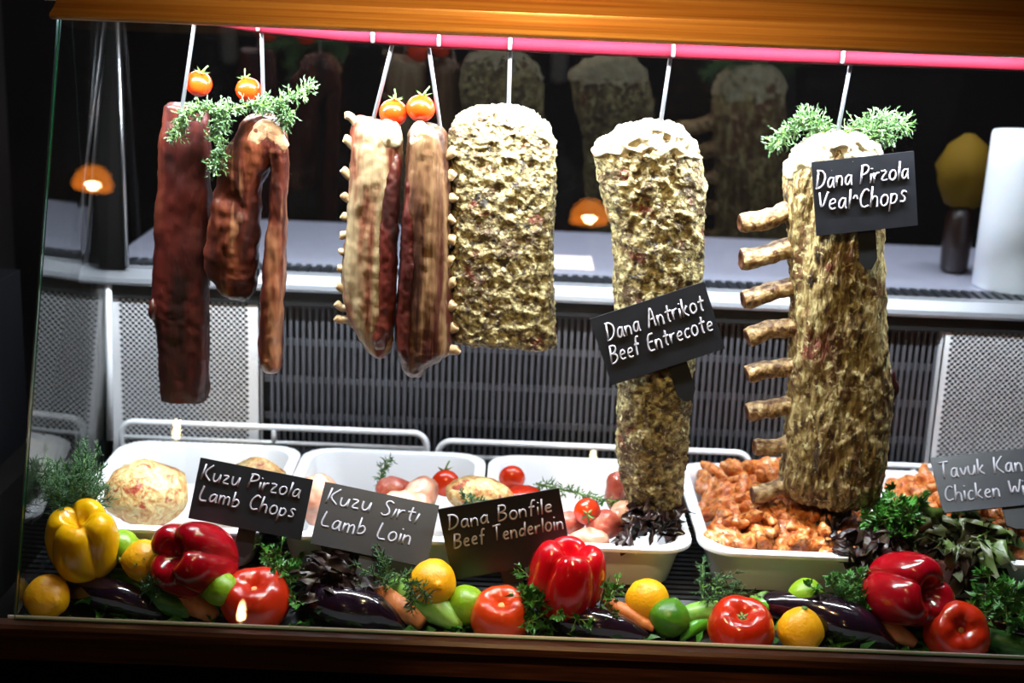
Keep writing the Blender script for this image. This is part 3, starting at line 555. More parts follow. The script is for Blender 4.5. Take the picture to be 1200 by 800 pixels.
# ------------------------------------------------------------------ vegetables
def aim(d, twist=0):
    q = Vector(d).normalized().to_track_quat('Z', 'Y').to_matrix(); return q @ Matrix.Rotation(twist, 3, 'Z')
def place(b, c, rot): b.v = [tuple(Vector(c) + rot @ Vector(p)) for p in b.v]; return b
def pepper(label, c, W_, H_, d, twist, m, lobes=4, seed=0, wild=.16, dp=.30):
    """d points to the blossom end, where the lobes bulge"""
    rnd = random.Random(seed); c = Vector(c); rot = aim(d, twist)
    prof = [(.0, .30), (.16, .34), (.34, .44), (.52, .485), (.70, .46), (.85, .38), (.95, .22), (1.0, .02), (.99, -.14), (.92, -.30), (.78, -.42), (.58, -.48), (.36, -.48), (.2, -.44), (.08, -.40), (.0, -.39)]
    A = curve_pts(prof, 56); amp = [1 + rnd.uniform(-wild, wild*.6) for _ in range(lobes)]; hgt = [rnd.uniform(-.05, .05) for _ in range(lobes)]
    n = 96; rg = []
    for i, (rho, z) in enumerate(A):
        ring = []; tt = i/55
        for k in range(n):
            a = 2*math.pi*k/n; f = a/(2*math.pi)*lobes; li = int(f) % lobes; fx = f - int(f); lob = math.sin(math.pi*fx)**.55
            w = lambda q: 1 if q <= .5 else max(0, 1 - (q - .5)/.5)
            depth = dp if tt < .35 else lerp(dp, dp*.43, min(1, (tt - .35)/.4))
            r = rho*(1 - depth*(1 - lob))*(1 + (amp[li] - 1)*lob)
            zz = z + (hgt[li]*lob + .10*(lob - .55)*min(1, rho*2.2) if z > 0 else 0)*max(0, min(1, (z + .05)*3)) 
            zz -= .05*(1 - lob) if z < -.3 else 0
            ring.append(Vector((r*math.cos(a)*W_/2, r*math.sin(a)*W_/2, zz*H_)))
        rg.append(ring)
    b = MB().loft(rg, True, True); b.displace(lambda p, nn: .0016*fr(p, 18, 3, seed)); place(b, c, rot)
    lowest = min(v[2] for v in b.v)
    t = thing('bell_pepper', label, 'pepper', (c.x, c.y, lowest)); b.build('pepper_body', m, t)
    b = MB().loft(rings((0, 0, 0), [(.001, -.30*H_), (.012, -.40*H_), (.014, -.43*H_), (.006, -.455*H_), (.0055, -.52*H_), (.007, -.60*H_), (.001, -.605*H_)], 14)); place(b, c, rot); b.build('stem', M['stem'], t)
    return t
def tomato(label, c, W_, H_, d, seed=0, m='tomato', star=False):
    rnd = random.Random(seed); c = Vector(c); rot = aim(d, rnd.uniform(0, 6)); rg = []; ph = rnd.uniform(0, 6)
    prof = [(0, .30), (.07, .31), (.16, .37), (.30, .44), (.50, .48), (.72, .44), (.9, .28), (1, .03), (.97, -.18), (.84, -.36), (.6, -.46), (.3, -.5), (0, -.5)]
    for rho, z in curve_pts(prof, 40):
        ring = []
        for k in range(72):
            a = 2*math.pi*k/72; q = 1 + .018*math.cos(5*a + ph) + .02*math.cos(3*a + 2*ph) - (.03*max(0, math.cos(5*a + ph))**2 if z > .35 else 0)
            ring.append(Vector((rho*q*math.cos(a)*W_/2, rho*q*math.sin(a)*W_/2, (z + (.016*math.cos(5*a + ph) if .3 < rho < .9 and z > 0 else 0))*H_)))
        rg.append(ring)
    b = MB().loft(rg); b.displace(lambda p, nn: .0012*fr(p, 22, 2, seed)); place(b, c, rot)
    t = thing('tomato', label, 'tomato', (c.x, c.y, min(v[2] for v in b.v))); b.build('tomato_body', M[m], t)
    b = MB()
    if star:
        for k in range(5):
            a = 2*math.pi*k/5 + ph; r1 = Vector((math.cos(a), math.sin(a), 0)); s1 = Vector((-math.sin(a), math.cos(a), 0)); z0 = Vector((0, 0, .335*H_))
            b.add([z0, z0 + r1*.006 + s1*.0022 + Vector((0, 0, .001)), z0 + r1*.013 + Vector((0, 0, .0045)), z0 + r1*.006 - s1*.0022 + Vector((0, 0, .001)), z0 + Vector((0, 0, -.004))], [(0, 1, 2, 3), (4, 3, 2, 1)])
        b.tube([(0, 0, .30*H_), (.001, 0, .36*H_)], [.002, .0016], 8)
    else: b.loft(rings((0, 0, 0), [(.0045, .29*H_), (.0045, .317*H_), (.002, .325*H_), (.0002, .322*H_)], 10))
    place(b, c, rot); b.build('stalk_scar', M['stem'] if star else M['scar'], t)
    return t
def citrus(name, label, c, R, m, d=(1, 0, .1), longer=1.15, seed=0):
    c = Vector(c); rot = aim(d); rg = []
    prof = [(0, -1.09), (.1, -1.07), (.16, -1.02), (.3, -.95), (.55, -.80), (.82, -.52), (.98, -.15), (1, .1), (.9, .44), (.7, .72), (.45, .91), (.25, 1.0), (.15, 1.08), (.07, 1.12), (0, 1.12)]
    for rho, z in curve_pts(prof, 36): rg.append([Vector((rho*R*math.cos(a*math.pi/24), rho*R*math.sin(a*math.pi/24), z*R*longer/1.12)) for a in range(48)])
    b = MB().loft(rg); b.displace(lambda p, nn: .0012*fr(p, 40, 2, seed) + .0004*fr(p, 400, 2, seed)); place(b, c, rot)
    t = thing(name, label, 'lemon' if name == 'lemon' else 'lime', (c.x, c.y, min(v[2] for v in b.v))); b.build(name + '_body', m, t)
    b = MB().loft(rings((0, 0, -1.09*R*longer/1.12), [(.0035, .001), (.0038, -.0008), (.0015, -.0016), (.0002, -.0016)], 10)); place(b, c, rot); b.build('stalk_end', M['stem'], t)
    return t
def long_veg(name, label, cat, pts, rad, m, nseg=36, n=20, wob=0, rfun=None, disp=None, endpart=None):
    C_ = curve_pts([tuple(p) + (r,) for p, r in zip(pts, rad)], nseg)
    b = MB().tube([Vector(q[:3]) for q in C_], [max(.0004, q[3]) for q in C_], n, rfun=rfun)
    if disp: b.displace(disp)
    mid = C_[nseg//2]; t = thing(name, label, cat, (mid[0], mid[1], min(v[2] for v in b.v))); b.build(name + '_body', m, t)
    if endpart: endpart(t, Vector(C_[0][:3]), (Vector(C_[0][:3]) - Vector(C_[4][:3])).normalized())
    return t
def calyx(t, p, d):
    b = MB(); rot = aim(d)
    bb = MB().loft(rings((0, 0, 0), [(.016, -.016), (.0145, -.010), (.011, -.003), (.006, .002), (.0045, .010), (.005, .018), (.001, .019)], 16)); place(bb, p - d*.0, rot); bb.build('calyx', M['stem'], t)
def stub(t, p, d):
    bb = MB().loft(rings((0, 0, 0), [(.004, -.006), (.0045, 0), (.004, .004), (.001, .005)], 10)); place(bb, p, rot := aim(d)); bb.build('stalk_end', M['stem'], t)
def px_line(pts):           # [(px, py, radius px)] of a long thing lying on the trough floor
    o = [rest(x, y, r/985) for x, y, r in pts]; return o, [r/985 for _, _, r in pts]
def aubergine(label, pts, lift=0):
    p, r = px_line(pts); p = [q + Vector((0, 0, lift)) for q in p]
    return long_veg('aubergine', label, 'aubergine', p, r, M['egg'], 44, 28, disp=lambda q, n: .0012*fr(q, 20), endpart=calyx)
def cucumber(label, pts, m='cuc', lift=0):
    p, r = px_line(pts); p = [q + Vector((0, 0, lift)) for q in p]
    return long_veg('cucumber', label, 'cucumber', p, r, M[m], 44, 24, rfun=lambda t, a: 1 + .025*math.cos(7*a), disp=lambda q, n: .0006*fr(q, 150), endpart=stub)
def carrot(label, pts, lift=0):
    p, r = px_line(pts); p = [q + Vector((0, 0, lift)) for q in p]
    return long_veg('carrot', label, 'carrot', p, r, M['carrot'], 40, 18, rfun=lambda t, a: 1 + .02*math.sin(t*60), disp=lambda q, n: .0009*fr(q, 60), endpart=stub)

# from the side glass towards the other end
pepper('yellow bell pepper in the corner by the side glass', P(97, 634, .088), .094, .086, (.05, -.42, 1), .5, M['yelpep'], 4, 3)
citrus('lemon', 'yellow lemon against the front glass below the yellow pepper', rest(55, 699, 27), .0275, M['lemon'], (.5, -.8, .1), 1.1, 1) if False else citrus('lemon', 'yellow lemon against the front glass below the yellow pepper', rest(55, 699, .0275), .0275, M['lemon'], (.7, -.7, .1), 1.05, 1)
citrus('lime', 'small bright green lime half hidden behind the yellow pepper', P(142, 640, .100), .021, M['lime'], (1, .3, .2), 1.1, 2)
citrus('lemon', 'lemon tucked between the yellow pepper and the dark red pepper', P(168, 657, .085), .026, M['lemon'], (1, .2, -.1), 1.12, 3)
aubergine('slim dark aubergine pointing from the lemon towards the cucumber', [(72, 690, 9), (95, 690, 17), (125, 696, 20), (155, 705, 18), (178, 715, 12), (190, 722, 5)])
cucumber('dark green cucumber end between the slim aubergine and a pale carrot', [(128, 678, 5), (140, 682, 13), (165, 692, 16), (192, 706, 15), (212, 718, 11), (222, 725, 4)], lift=.004)
carrot('pale carrot beside the cucumber, under the dark red pepper', [(196, 690, 6), (204, 696, 14), (220, 706, 15), (238, 716, 13), (252, 726, 8)], lift=.003)
pepper('dark red glossy bell pepper in front of the Lamb Chops chalkboard', P(228, 655, .074), .098, .092, (-.42, -.72, .5), .35, M['darkredpep'], 4, 11, .1, .27)
citrus('lime', 'lime touching the large tomato below the dark red pepper', P(258, 690, .052), .021, M['lime'], (1, .3, .3), 1.1, 5)
tomato('large tomato below the Lamb Chops chalkboard', rest(300, 703, .031), .085, .060, (-.06, -.30, 1), 4)
aubergine('large glossy aubergine in front of the dark lettuce', [(352, 700, 9), (368, 702, 20), (398, 708, 26), (428, 715, 25), (452, 724, 17), (474, 736, 6)])
carrot('orange carrot between the large aubergine and the pale green cucumber', [(424, 690, 5), (432, 696, 13), (455, 708, 15), (478, 722, 14), (496, 736, 9)], lift=.006)
cucumber('pale green cucumber below the yellow lemon by the Tenderloin board', [(444, 683, 5), (456, 688, 14), (482, 702, 19), (510, 718, 18), (530, 732, 12), (540, 740, 4)], 'palecuc', .006)
citrus('lemon', 'bright lemon in front of the Tenderloin chalkboard', P(507, 682, .075), .0285, M['lemon'], (.3, -.9, .25), 1.08, 7)
citrus('lime', 'lime beside the tomato below the Tenderloin chalkboard', rest(546, 709, .0245), .0245, M['lime'], (.8, .5, .2), 1.08, 8)
tomato('orange-red tomato with a dimpled top beside the parsley', rest(587, 721, .030), .073, .058, (0, -.36, .95), 9, 'tomato_orange')
pepper('bright red bell pepper beside the Tenderloin chalkboard', P(664, 678, .082), .094, .090, (.12, -.2, 1), .35, M['redpep'], 4, 21, .08, .2)
aubergine('dark aubergine at the foot of the bright red pepper', [(645, 722, 8), (662, 726, 17), (692, 731, 20), (722, 736, 18), (748, 744, 11), (764, 750, 4)])
carrot('thin carrot behind the aubergine at the foot of the bright red pepper', [(708, 714, 5), (722, 722, 9), (742, 732, 9), (766, 747, 5)], lift=.012)
citrus('lemon', 'lemon standing behind the dark green lime, before the slatted deck', rest(758, 703, .027), .027, M['lemon'], (-.35, -.3, 1), 1.1, 10)
citrus('lime', 'dark green lime touching the lemon before the slatted deck', rest(784, 724, .0255), .0255, M['darklime'], (.3, .3, 1), 1.02, 11)
def chili(label, pts, lift=0):
    p, r = px_line(pts); p = [q + Vector((0, 0, lift)) for q in p]
    return long_veg('green_chili', label, 'chili', p, r, M['chili'], 36, 12, endpart=stub)
chili('curved green chili between the dark green lime and the tomato', [(842, 722, 5), (830, 727, 9), (815, 734, 9), (803, 744, 6), (797, 752, 2)])
chili('green chili passing behind the tomato and the pointed lemon', [(882, 712, 3), (890, 716, 7), (905, 722, 8), (918, 726, 6), (930, 728, 2)], .012)
cucumber('pale cucumber lying behind the curved green chili', [(798, 722, 4), (806, 721, 12), (825, 718, 14), (846, 716, 12), (856, 715, 4)], 'palecuc')
tomato('wide red tomato with a pale green star between chili and lemon', rest(868, 736, .030), .081, .060, (-.02, -.36, .93), 12, star=True)
citrus('lemon', 'lemon standing on end against the glass beside the wide tomato', rest(938, 738, .028), .028, M['lemon'], (-.05, .1, -1), 1.12, 13)
citrus('lime', 'lime resting on the long aubergine beside the dark upright red pepper', P(944, 699, .095), .0225, M['lime'], (1, .2, .1), 1.12, 14)
aubergine('long aubergine stretched behind the standing lemon', [(884, 706, 7), (905, 708, 16), (945, 716, 24), (988, 728, 27), (1020, 742, 20), (1048, 758, 7)])
carrot('carrot lying along the long aubergine, under the dark red pepper', [(980, 708, 5), (1000, 716, 11), (1030, 734, 13), (1055, 748, 11), (1072, 758, 6)], lift=.004)
pepper('dark red bell pepper lying on its side above the carrot', P(1062, 692, .082), .098, .088, (.42, -.72, .28), .3, M['darkredpep'], 3, 33, .14)
tomato('tomato with its dimple facing out, below the sideways red pepper', rest(1121, 741, .035), .078, .066, (-.05, -.8, .55), 15)
aubergine('aubergine under the herbs at the far end of the case', [(1145, 728, 8), (1160, 731, 15), (1190, 736, 19), (1230, 744, 20), (1270, 752, 12), (1285, 756, 4)])
cucumber('thin cucumber beneath the aubergine at the far end', [(1146, 743, 4), (1155, 746, 12), (1185, 757, 15), (1215, 768, 13), (1232, 774, 4)])

# ------------------------------------------------------------------ cherry tomatoes on the hanging meat and in the trays
cr = .0175
def cherry_proto():
    t = thing('cherry_tomato', '', 'cherry tomato', (0, 0, 0)); MB().ellipsoid((0, 0, cr*.93), (cr, cr, cr*.93), nu=28, nv=18).build('tomato_body', M['cherry'], t)
    b = MB()
    for k in range(5):
        a = 2*math.pi*k/5; r1 = Vector((math.cos(a), math.sin(a), 0)); s1 = Vector((-math.sin(a), math.cos(a), 0)); z0 = Vector((0, 0, cr*1.86))
        b.add([z0, z0 + r1*.005 + s1*.0018, z0 + r1*.011 + Vector((0, 0, .004)), z0 + r1*.005 - s1*.0018, z0 - Vector((0, 0, .002))], [(0, 1, 2, 3), (4, 3, 2, 1)])
    b.tube([(0, 0, cr*1.8), (.002, 0, cr*2.1), (.006, .001, cr*2.5)], [.0014, .001, .001], 8); b.build('calyx', M['stem'], t); return t
ct0 = cherry_proto(); first = True
for (x, y, Y, lab, rot, sc) in [(233, 98, MY + .012, 'cherry tomato on top of the long dark red strip', (.3, .3, 0), .95), (291, 105, MY + .006, 'cherry tomato beside the hook of the folded meat', (-.2, -.2, 1), .9), (461, 132, MY, 'cherry tomato on the pale lamb rack', (.1, -.15, 2), 1.02),
                             (493, 127, MY - .006, 'cherry tomato on the darker lamb loin', (-.1, .15, 0), 1.02), (522, 566, .30, 'cherry tomato with a green calyx in the raw chicken tray', (-.5, -.1, 0), 1.12), (600, 560, .33, 'cherry tomato beside the pale roast slab', (2.2, 0, 0), 1.05),
                             (688, 599, .20, 'cherry tomato at the rim above the bright red pepper', (1.5, .2, 0), 1.0), (893, 548, .36, 'cherry tomato at the back of the orange chicken', (0, 0, 0), .7)][:7]:
    c = P(x, y, Y); from_rot = Matrix.Rotation(0, 3, 'X'); e = Vector(rot); o = (c - (__import__('mathutils').Euler(e).to_matrix() @ Vector((0, 0, cr*.93*sc))))
    if first: ct0.location = o; ct0.rotation_euler = rot; ct0.scale = (sc,)*3; ct0['label'] = lab; ct0['group'] = 'cherry tomatoes'; first = False
    else: dup(ct0, o, rot, lab, 'cherry tomatoes', sc)

# ------------------------------------------------------------------ greens
def quad_leaf(b, base, d, up, L, Wd, cup=.15):
    d = d.normalized(); s = d.cross(up)
    if s.length < 1e-4: s = Vector((1, 0, 0))
    s.normalize(); u = s.cross(d)
    b.add([base, base + d*L*.45 + s*Wd/2 + u*L*cup, base + d*L - u*L*cup*.5, base + d*L*.45 - s*Wd/2 + u*L*cup, base + d*L*.5], [(0, 4, 1), (1, 4, 2), (2, 4, 3), (3, 4, 0)])
def rvec(rnd): 
    v = Vector((rnd.gauss(0, 1), rnd.gauss(0, 1), rnd.gauss(0, 1))); return v.normalized()
def parsley(label, base, dirs, n, L, leaf, m='parsley', seed=0, spread=.5, name='parsley_bunch', cat='herbs'):
    rnd = random.Random(seed); base = Vector(base); st, fo = MB(), MB()
    for i in range(n):
        d = (Vector(dirs) + rvec(rnd)*spread).normalized(); l = L*rnd.uniform(.55, 1); bow = rvec(rnd)*l*.18; b0 = base + rvec(rnd)*.008
        pts = [b0 + d*l*t + bow*t*t for t in (0, .35, .7, 1)]; st.tube(pts, [.0011, .001, .0008, .0006], 5)
        for tq in (.45, .6, .75, .88, 1.0):
            o = b0 + d*l*tq + bow*tq*tq
            for k in range(2 if tq < 1 else 3):
                dd = (d*.5 + rvec(rnd)).normalized(); o2 = o + dd*leaf*.7; st.tube([o, o2], [.0006, .0005], 4)
                up = rvec(rnd)
                for q in range(5):
                    a = (q - 2)*.62; ax = up; e = Matrix.Rotation(a, 3, ax) @ dd; quad_leaf(fo, o2, e, up, leaf*(1 if q == 2 else .78)*rnd.uniform(.8, 1.15), leaf*.42)
    t = thing(name, label, cat, base); st.build('stems', M['stem'], t); fo.build('foliage', M[m], t, smooth=False); return t
def dill(label, base, dirs, n, L, seed=0, spread=.5, m='dill', thick=.0008, name='dill_bunch'):
    rnd = random.Random(seed); base = Vector(base); st, fo = MB(), MB()
    for i in range(n):
        d = (Vector(dirs) + rvec(rnd)*spread).normalized(); l = L*rnd.uniform(.6, 1); bow = rvec(rnd)*l*.2; b0 = base + rvec(rnd)*.01
        pos = lambda t: b0 + d*l*t + bow*t*t
        st.tube([pos(t) for t in (0, .35, .7, 1)], [.0011, .001, .0007, .0004], 5)
        for k in range(9):
            t_ = .25 + .75*k/8; o = pos(t_); dd = (d + rvec(rnd)*.9).normalized(); l2 = L*.28*(1.15 - t_*.6); o2 = o + dd*l2; fo.tube([o, o2], [thick, thick*.6], 4)
            for q in range(7):
                p0 = o.lerp(o2, .2 + .8*q/6); fo.tube([p0, p0 + (dd*.9 + rvec(rnd)*.8).normalized()*l2*.5], [thick*.9, thick*.4], 3)
    t = thing(name, label, 'herbs', base); st.build('stems', M['stem'], t); fo.build('foliage', M[m], t); return t
def sprig(label, lines, nleaf, leaf, m='thyme', seed=0, side=4, blen=.022, name='thyme_sprig', Wd=.4):
    rnd = random.Random(seed); st, fo = MB(), MB()
    for line in lines:
        C_ = [Vector(p) for p in curve_pts(line, 24)]; st.tube(C_, [lerp(.0014, .0006, i/23) for i in range(24)], 6)
        for i in range(1, 24):
            d = (C_[min(i+1, 23)] - C_[i-1]).normalized()
            for k in range(side):
                dd = (d*.8 + rvec(rnd)).normalized(); l2 = blen*rnd.uniform(.5, 1); st.tube([C_[i], C_[i] + dd*l2], [.0006, .0004], 4)
                for q in range(nleaf):
                    p0 = C_[i] + dd*l2*(.2 + .8*q/max(1, nleaf - 1)); quad_leaf(fo, p0, (dd + rvec(rnd)*1.1), rvec(rnd), leaf*rnd.uniform(.7, 1.2), leaf*Wd)
    t = thing(name, label, 'herbs', lines[0][0]); st.build('stems', M['stem'], t); fo.build('foliage', M[m], t, smooth=False); return t
def lettuce(label, base, n, L, m='lollo', seed=0, up=(0, -.3, 1), spread=.9):
    rnd = random.Random(seed); base = Vector(base); t = thing('lettuce_leaves', label, 'lettuce', base); b = MB()
    for i in range(n):
        d = (Vector(up) + rvec(rnd)*spread).normalized()
        if d.z < 0: d.z = .05
        s = d.cross(rvec(rnd)).normalized(); nn = s.cross(d); l = L*rnd.uniform(.55, 1); U, V = 10, 30; vs = []; b0 = base + Vector((rnd.uniform(-1, 1), rnd.uniform(-.5, .5), 0))*L*.45; sd = rnd.uniform(0, 50)
        if nn.z < 0: nn = -nn
        for u in range(U):
            for v in range(V):
                uu = u/(U - 1); a = (v/(V - 1) - .5)*2.6; r = l*uu
                p = b0 + d*r*math.cos(a*.75) + s*r*math.sin(a)*.7 - nn*l*.45*uu**3
                q = uu**1.5*l; vs.append(p + nn*q*(.5*fr(p, 60, 2, sd) + .22*math.sin(a*14 + sd + uu*3)) + s*q*.35*fr(p, 90, 2, sd + 9) + d*q*.3*fr(p, 110, 2, sd + 5))
        b.add(vs, [(u*V + v, u*V + v + 1, (u+1)*V + v + 1, (u+1)*V + v) for u in range(U - 1) for v in range(V - 1)])
    b.build('foliage', M[m], t); return t
sprig('pale green thyme draped over the two dark meats', [[P(252, 168, MY - .03), P(258, 135, MY - .034), P(290, 124, MY - .03), P(335, 118, MY - .02), P(362, 104, MY - .02)], [P(270, 128, MY - .034), P(240, 128, MY - .03), P(218, 135, MY - .03), P(207, 158, MY - .03)], [P(262, 134, MY - .034), P(258, 160, MY - .034), P(252, 195, MY - .03)], [P(300, 122, MY - .03), P(330, 124, MY - .028), P(336, 140, MY - .028)]], 5, .0065, seed=2, side=5, blen=.016)
sprig('pale green thyme on top of the ribbed veal joint', [[P(985, 160, MY), P(950, 150, MY), P(925, 150, MY), P(910, 166, MY)], [P(985, 160, MY), P(1010, 145, MY - .005), P(1035, 140, MY - .005), P(1058, 146, MY)], [P(1010, 162, MY - .01), P(1026, 150, MY - .01), P(1040, 160, MY - .01)], [P(970, 158, MY - .01), P(955, 142, MY), P(945, 136, MY)]], 5, .007, seed=5, side=5, blen=.018)
dill('feathery dill bunch standing behind the yellow pepper', P(88, 618, .125), (-.05, 0, 1), 60, .082, 1, .5)
dill('dill between the cucumber and the pale carrot', P(178, 690, .06), (.2, -.1, .6), 10, .05, 2, .7)
dill('dill lying over the pale green cucumber', P(452, 684, .075), (-.3, .1, .45), 10, .04, 3, .6)
sprig('rosemary sprig hanging over the pale green cucumber', [[P(470, 680, .05), P(492, 688, .035), P(500, 700, .03)], [P(478, 682, .05), P(484, 696, .032), P(482, 712, .03)]], 2, .010, 'dill', 9, 2, .006, 'rosemary_sprig', .14)
parsley('parsley between the dark red pepper and the tomato', P(326, 682, .10), (.1, 0, .8), 14, .05, .010, seed=4, spread=.8)
parsley('parsley sprigs spilling beside the bright red pepper', P(640, 712, .058), (.05, -.2, .5), 20, .046, .012, seed=5, spread=.8)
parsley('small parsley leaves under the carrot by the slatted deck', P(705, 708, .08), (.2, 0, .4), 4, .035, .009, seed=6, spread=.9)
dill('dark dill fronds on the slatted deck behind the tomato', P(830, 695, .1), (.3, 0, .25), 12, .05, 7, .6)
parsley('parsley behind the carrot beside the sideways red pepper', P(985, 702, .09), (.1, -.1, .7), 12, .045, .010, seed=8, spread=.9)
parsley('rumpled green leaves on the far aubergine', P(1172, 720, .075), (.2, -.1, .6), 16, .045, .014, seed=9, spread=.9)
lettuce('dark red lettuce below the Lamb Loin chalkboard', P(395, 682, .095), 22, .042, 'lollo', 3, (0, -.2, .8), 1.1)
lettuce('dark lettuce under the tip of the entrecote joint', P(762, 622, .185), 13, .043, 'lollo', 4, (0, -.3, .7), 1.1)
lettuce('dark lettuce beneath the ribbed veal joint', P(995, 640, .175), 12, .055, 'lollo', 5, (0, -.3, .6), 1.1)
lettuce('red and green lettuce below the grey Tavuk Kanat chalkboard', P(1130, 645, .175), 14, .065, 'redleaf', 6, (0, -.2, .7), 1.0)
parsley('curly parsley tuft beside the ribbed veal joint', P(1045, 635, .19), (0, -.1, 1), 20, .058, .015, seed=12, spread=.75)
sprig('thin pale herb stem over the red and green lettuce', [[P(1108, 668, .14), P(1125, 642, .145), P(1160, 622, .15)], [P(1125, 642, .145), P(1145, 640, .14), P(1158, 636, .14)]], 1, .004, 'palecuc', 3, 1, .004, 'herb_stem')
sprig('rosemary sprig standing at the back of the raw chicken tray', [[P(444, 572, .30), P(448, 552, .30), P(456, 540, .30)]], 2, .010, 'parsley', 4, 2, .006, 'rosemary_sprig', .16)
sprig('rosemary sprig laid across the tray beneath the entrecote', [[P(628, 566, .27), P(660, 574, .25), P(700, 583, .23), P(740, 592, .215)]], 3, .011, 'parsley', 6, 3, .007, 'rosemary_sprig', .16)
# loose leaves lining the trough under the vegetables
rnd = random.Random(3); b = MB()
for k in range(420):
    x = rnd.uniform(-.56, .84); y = rnd.uniform(.015, .118)
    if .2 < x < .33 and y > .05: continue
    quad_leaf(b, Vector((x, y, FL0 + FLK*y + rnd.uniform(.002, .014))), Vector((rnd.uniform(-1, 1), rnd.uniform(-1, 1), rnd.uniform(-.1, .5))), Vector((rnd.uniform(-.6, .6), rnd.uniform(-.6, .6), 1)), rnd.uniform(.015, .032), rnd.uniform(.008, .016), .2)
tag(b.build('leaf_bedding', M['parsley'], smooth=False), 'loose green leaves lining the trough under the vegetables', 'leaves', kind='stuff')

# ------------------------------------------------------------------ tray contents
def lump(name, label, cat, c, r, m, seed, rot=None, amp=.22, sc=45, group=None, parts=None):
    b = MB().ellipsoid((0, 0, 0), r, nu=30, nv=18); mr = min(r); b.displace(lambda p, n: mr*amp*fr(p, sc, 3, seed) + mr*.05*fr(p, sc*4, 3, seed))
    place(b, c, rot or Matrix.Identity(3)); o = b.build(name, M[m], loc=(c[0], c[1], min(v[2] for v in b.v))); return tag(o, label, cat, group)
Z3 = lambda a: Matrix.Rotation(a, 3, 'Z')
lump('rolled_roast', 'cream and red rolled roast slice in the tray behind the yellow pepper', 'meat', P(172, 578, .225), (.054, .05, .042), 'rolled', 2, amp=.1)
lump('rolled_roast', 'cream rolled roast beyond the side of the Lamb Chops board', 'meat', P(300, 562, .29), (.04, .035, .03), 'rolled', 5, amp=.14)
lump('raw_meat', 'pale raw meat showing between the Lamb Chops and Lamb Loin boards', 'meat', P(372, 585, .22), (.03, .03, .035), 'rawchick', 6, amp=.2)
for k, (x, y, Y, r, m, lab, an) in enumerate([(462, 574, .27, (.026, .02, .017), 'rawpink', 'red raw meat piece at the back above the Lamb Loin board', .4), (494, 580, .25, (.03, .02, .024), 'rawchick', 'pale raw chicken piece beside the cherry tomato', 1.0),
                                    (474, 592, .22, (.035, .025, .02), 'rawchick', 'raw chicken piece behind the top edge of the Lamb Loin board', .2), (635, 580, .27, (.03, .024, .02), 'tomato', '', 0)][:3]):
    lump('chicken_piece', lab, 'meat', P(x, y, Y), r, m, 20 + k, Z3(an), .2, 50)
lump('roast_slab', 'pale herbed roast slab behind the Tenderloin chalkboard', 'meat', P(562, 580, .25), (.048, .03, .024), 'rolled', 31, Z3(-.15), .12, 40)
lump('tomato_half', 'red tomato half behind the top of the Tenderloin board', 'tomato', P(612, 582, .26), (.03, .024, .014), 'tomato', 32, Z3(.2), .05)
dill('dill tuft on the pale herbed roast slab', P(556, 590, .20), (.2, -.3, .6), 8, .025, 21, .8)
for k, (x, y, Y, r, m, lab, an) in enumerate([(722, 576, .30, (.016, .018, .028), 'rawpink', 'pink raw meat block behind the entrecote tip', 0), (708, 614, .20, (.026, .018, .02), 'rawpink', 'raw meat piece beside the dark lettuce under the entrecote', .5), (690, 632, .175, (.026, .016, .014), 'rawchick', 'raw meat piece at the tray rim by the bright red pepper', .1), (733, 602, .215, (.022, .018, .018), 'rawchick', 'pale raw meat piece under the rosemary by the entrecote', .9), (668, 612, .22, (.02, .02, .014), 'rawpink', 'raw meat piece behind the corner of the Tenderloin board', .9)]):
    lump('meat_piece', lab, 'meat', P(x, y, Y), r, m, 50 + k, Z3(an), .22, 55)
# marinated chicken: four shapes copied over two mounds
protos = []
for k, r in enumerate([(.026, .010, .009), (.020, .012, .010), (.030, .0095, .009), (.016, .012, .011)]):
    b = MB().ellipsoid((0, 0, 0), r, nu=24, nv=16, fn=lambda d: 1 + .25*d.x*abs(d.x)); b.displace(lambda p, n: .0045*fr(p, 80, 3, k + 3) + .0012*fr(p, 220, 3, k))
    protos.append(b)
pm = [None]*4
def heap(cx, cy, hx, hy, z0, hgt, n, label, group, seed, sy=0):
    rnd = random.Random(seed); pts = []; tries = 0
    while len(pts) < n and tries < 9000:
        tries += 1; x, y = rnd.uniform(-1, 1), rnd.uniform(-1, 1); q = max(abs(x), abs(y))
        z = z0 + hgt*max(0, (1 - abs(x)**2.4))*max(0, (1 - abs(y)**2.4)); p = Vector((cx + x*hx, cy + y*hy, z))
        if all((p - o).length > .0172 for o in pts): pts.append(p)
    for i, p in enumerate(pts):
        k = i % 4; e = (rnd.uniform(-.7, .7), rnd.uniform(-.7, .7), rnd.uniform(0, 6.28))
        if pm[k] is None: o = MB(); o.v, o.f, o.m = protos[k].v, protos[k].f, protos[k].m; o = o.build('marinated_chicken', M['chick'], loc=(0, 0, 0)); pm[k] = o
        else: o = pm[k].copy(); COL.objects.link(o)
        o.location = p; o.rotation_euler = e; tag(o, label, 'chicken', group)
    b = MB().ellipsoid((cx, cy, z0 - .002), (hx, hy, hgt - .001), nu=40, nv=20); b.displace(lambda p, n: .005*fr(p, 50))
    return b
b = heap(.375, .30, .098, .128, .052, .047, 135, 'orange marinated chicken piece in the heap beneath the ribbed veal joint', 'marinated chicken beneath the ribbed joint', 1)
tag(b.build('marinade', M['chick'], loc=(.375, .30, 0)), 'marinade and scraps filling the tray beneath the ribbed veal joint', 'marinade', kind='stuff')
b = heap(.655, .30, .10, .128, .050, .037, 110, 'orange marinated chicken piece around the grey Tavuk Kanat chalkboard', 'marinated chicken around the grey chalkboard', 2)
tag(b.build('marinade', M['chick'], loc=(.655, .30, 0)), 'marinade and scraps filling the tray around the grey chalkboard', 'marinade', kind='stuff')

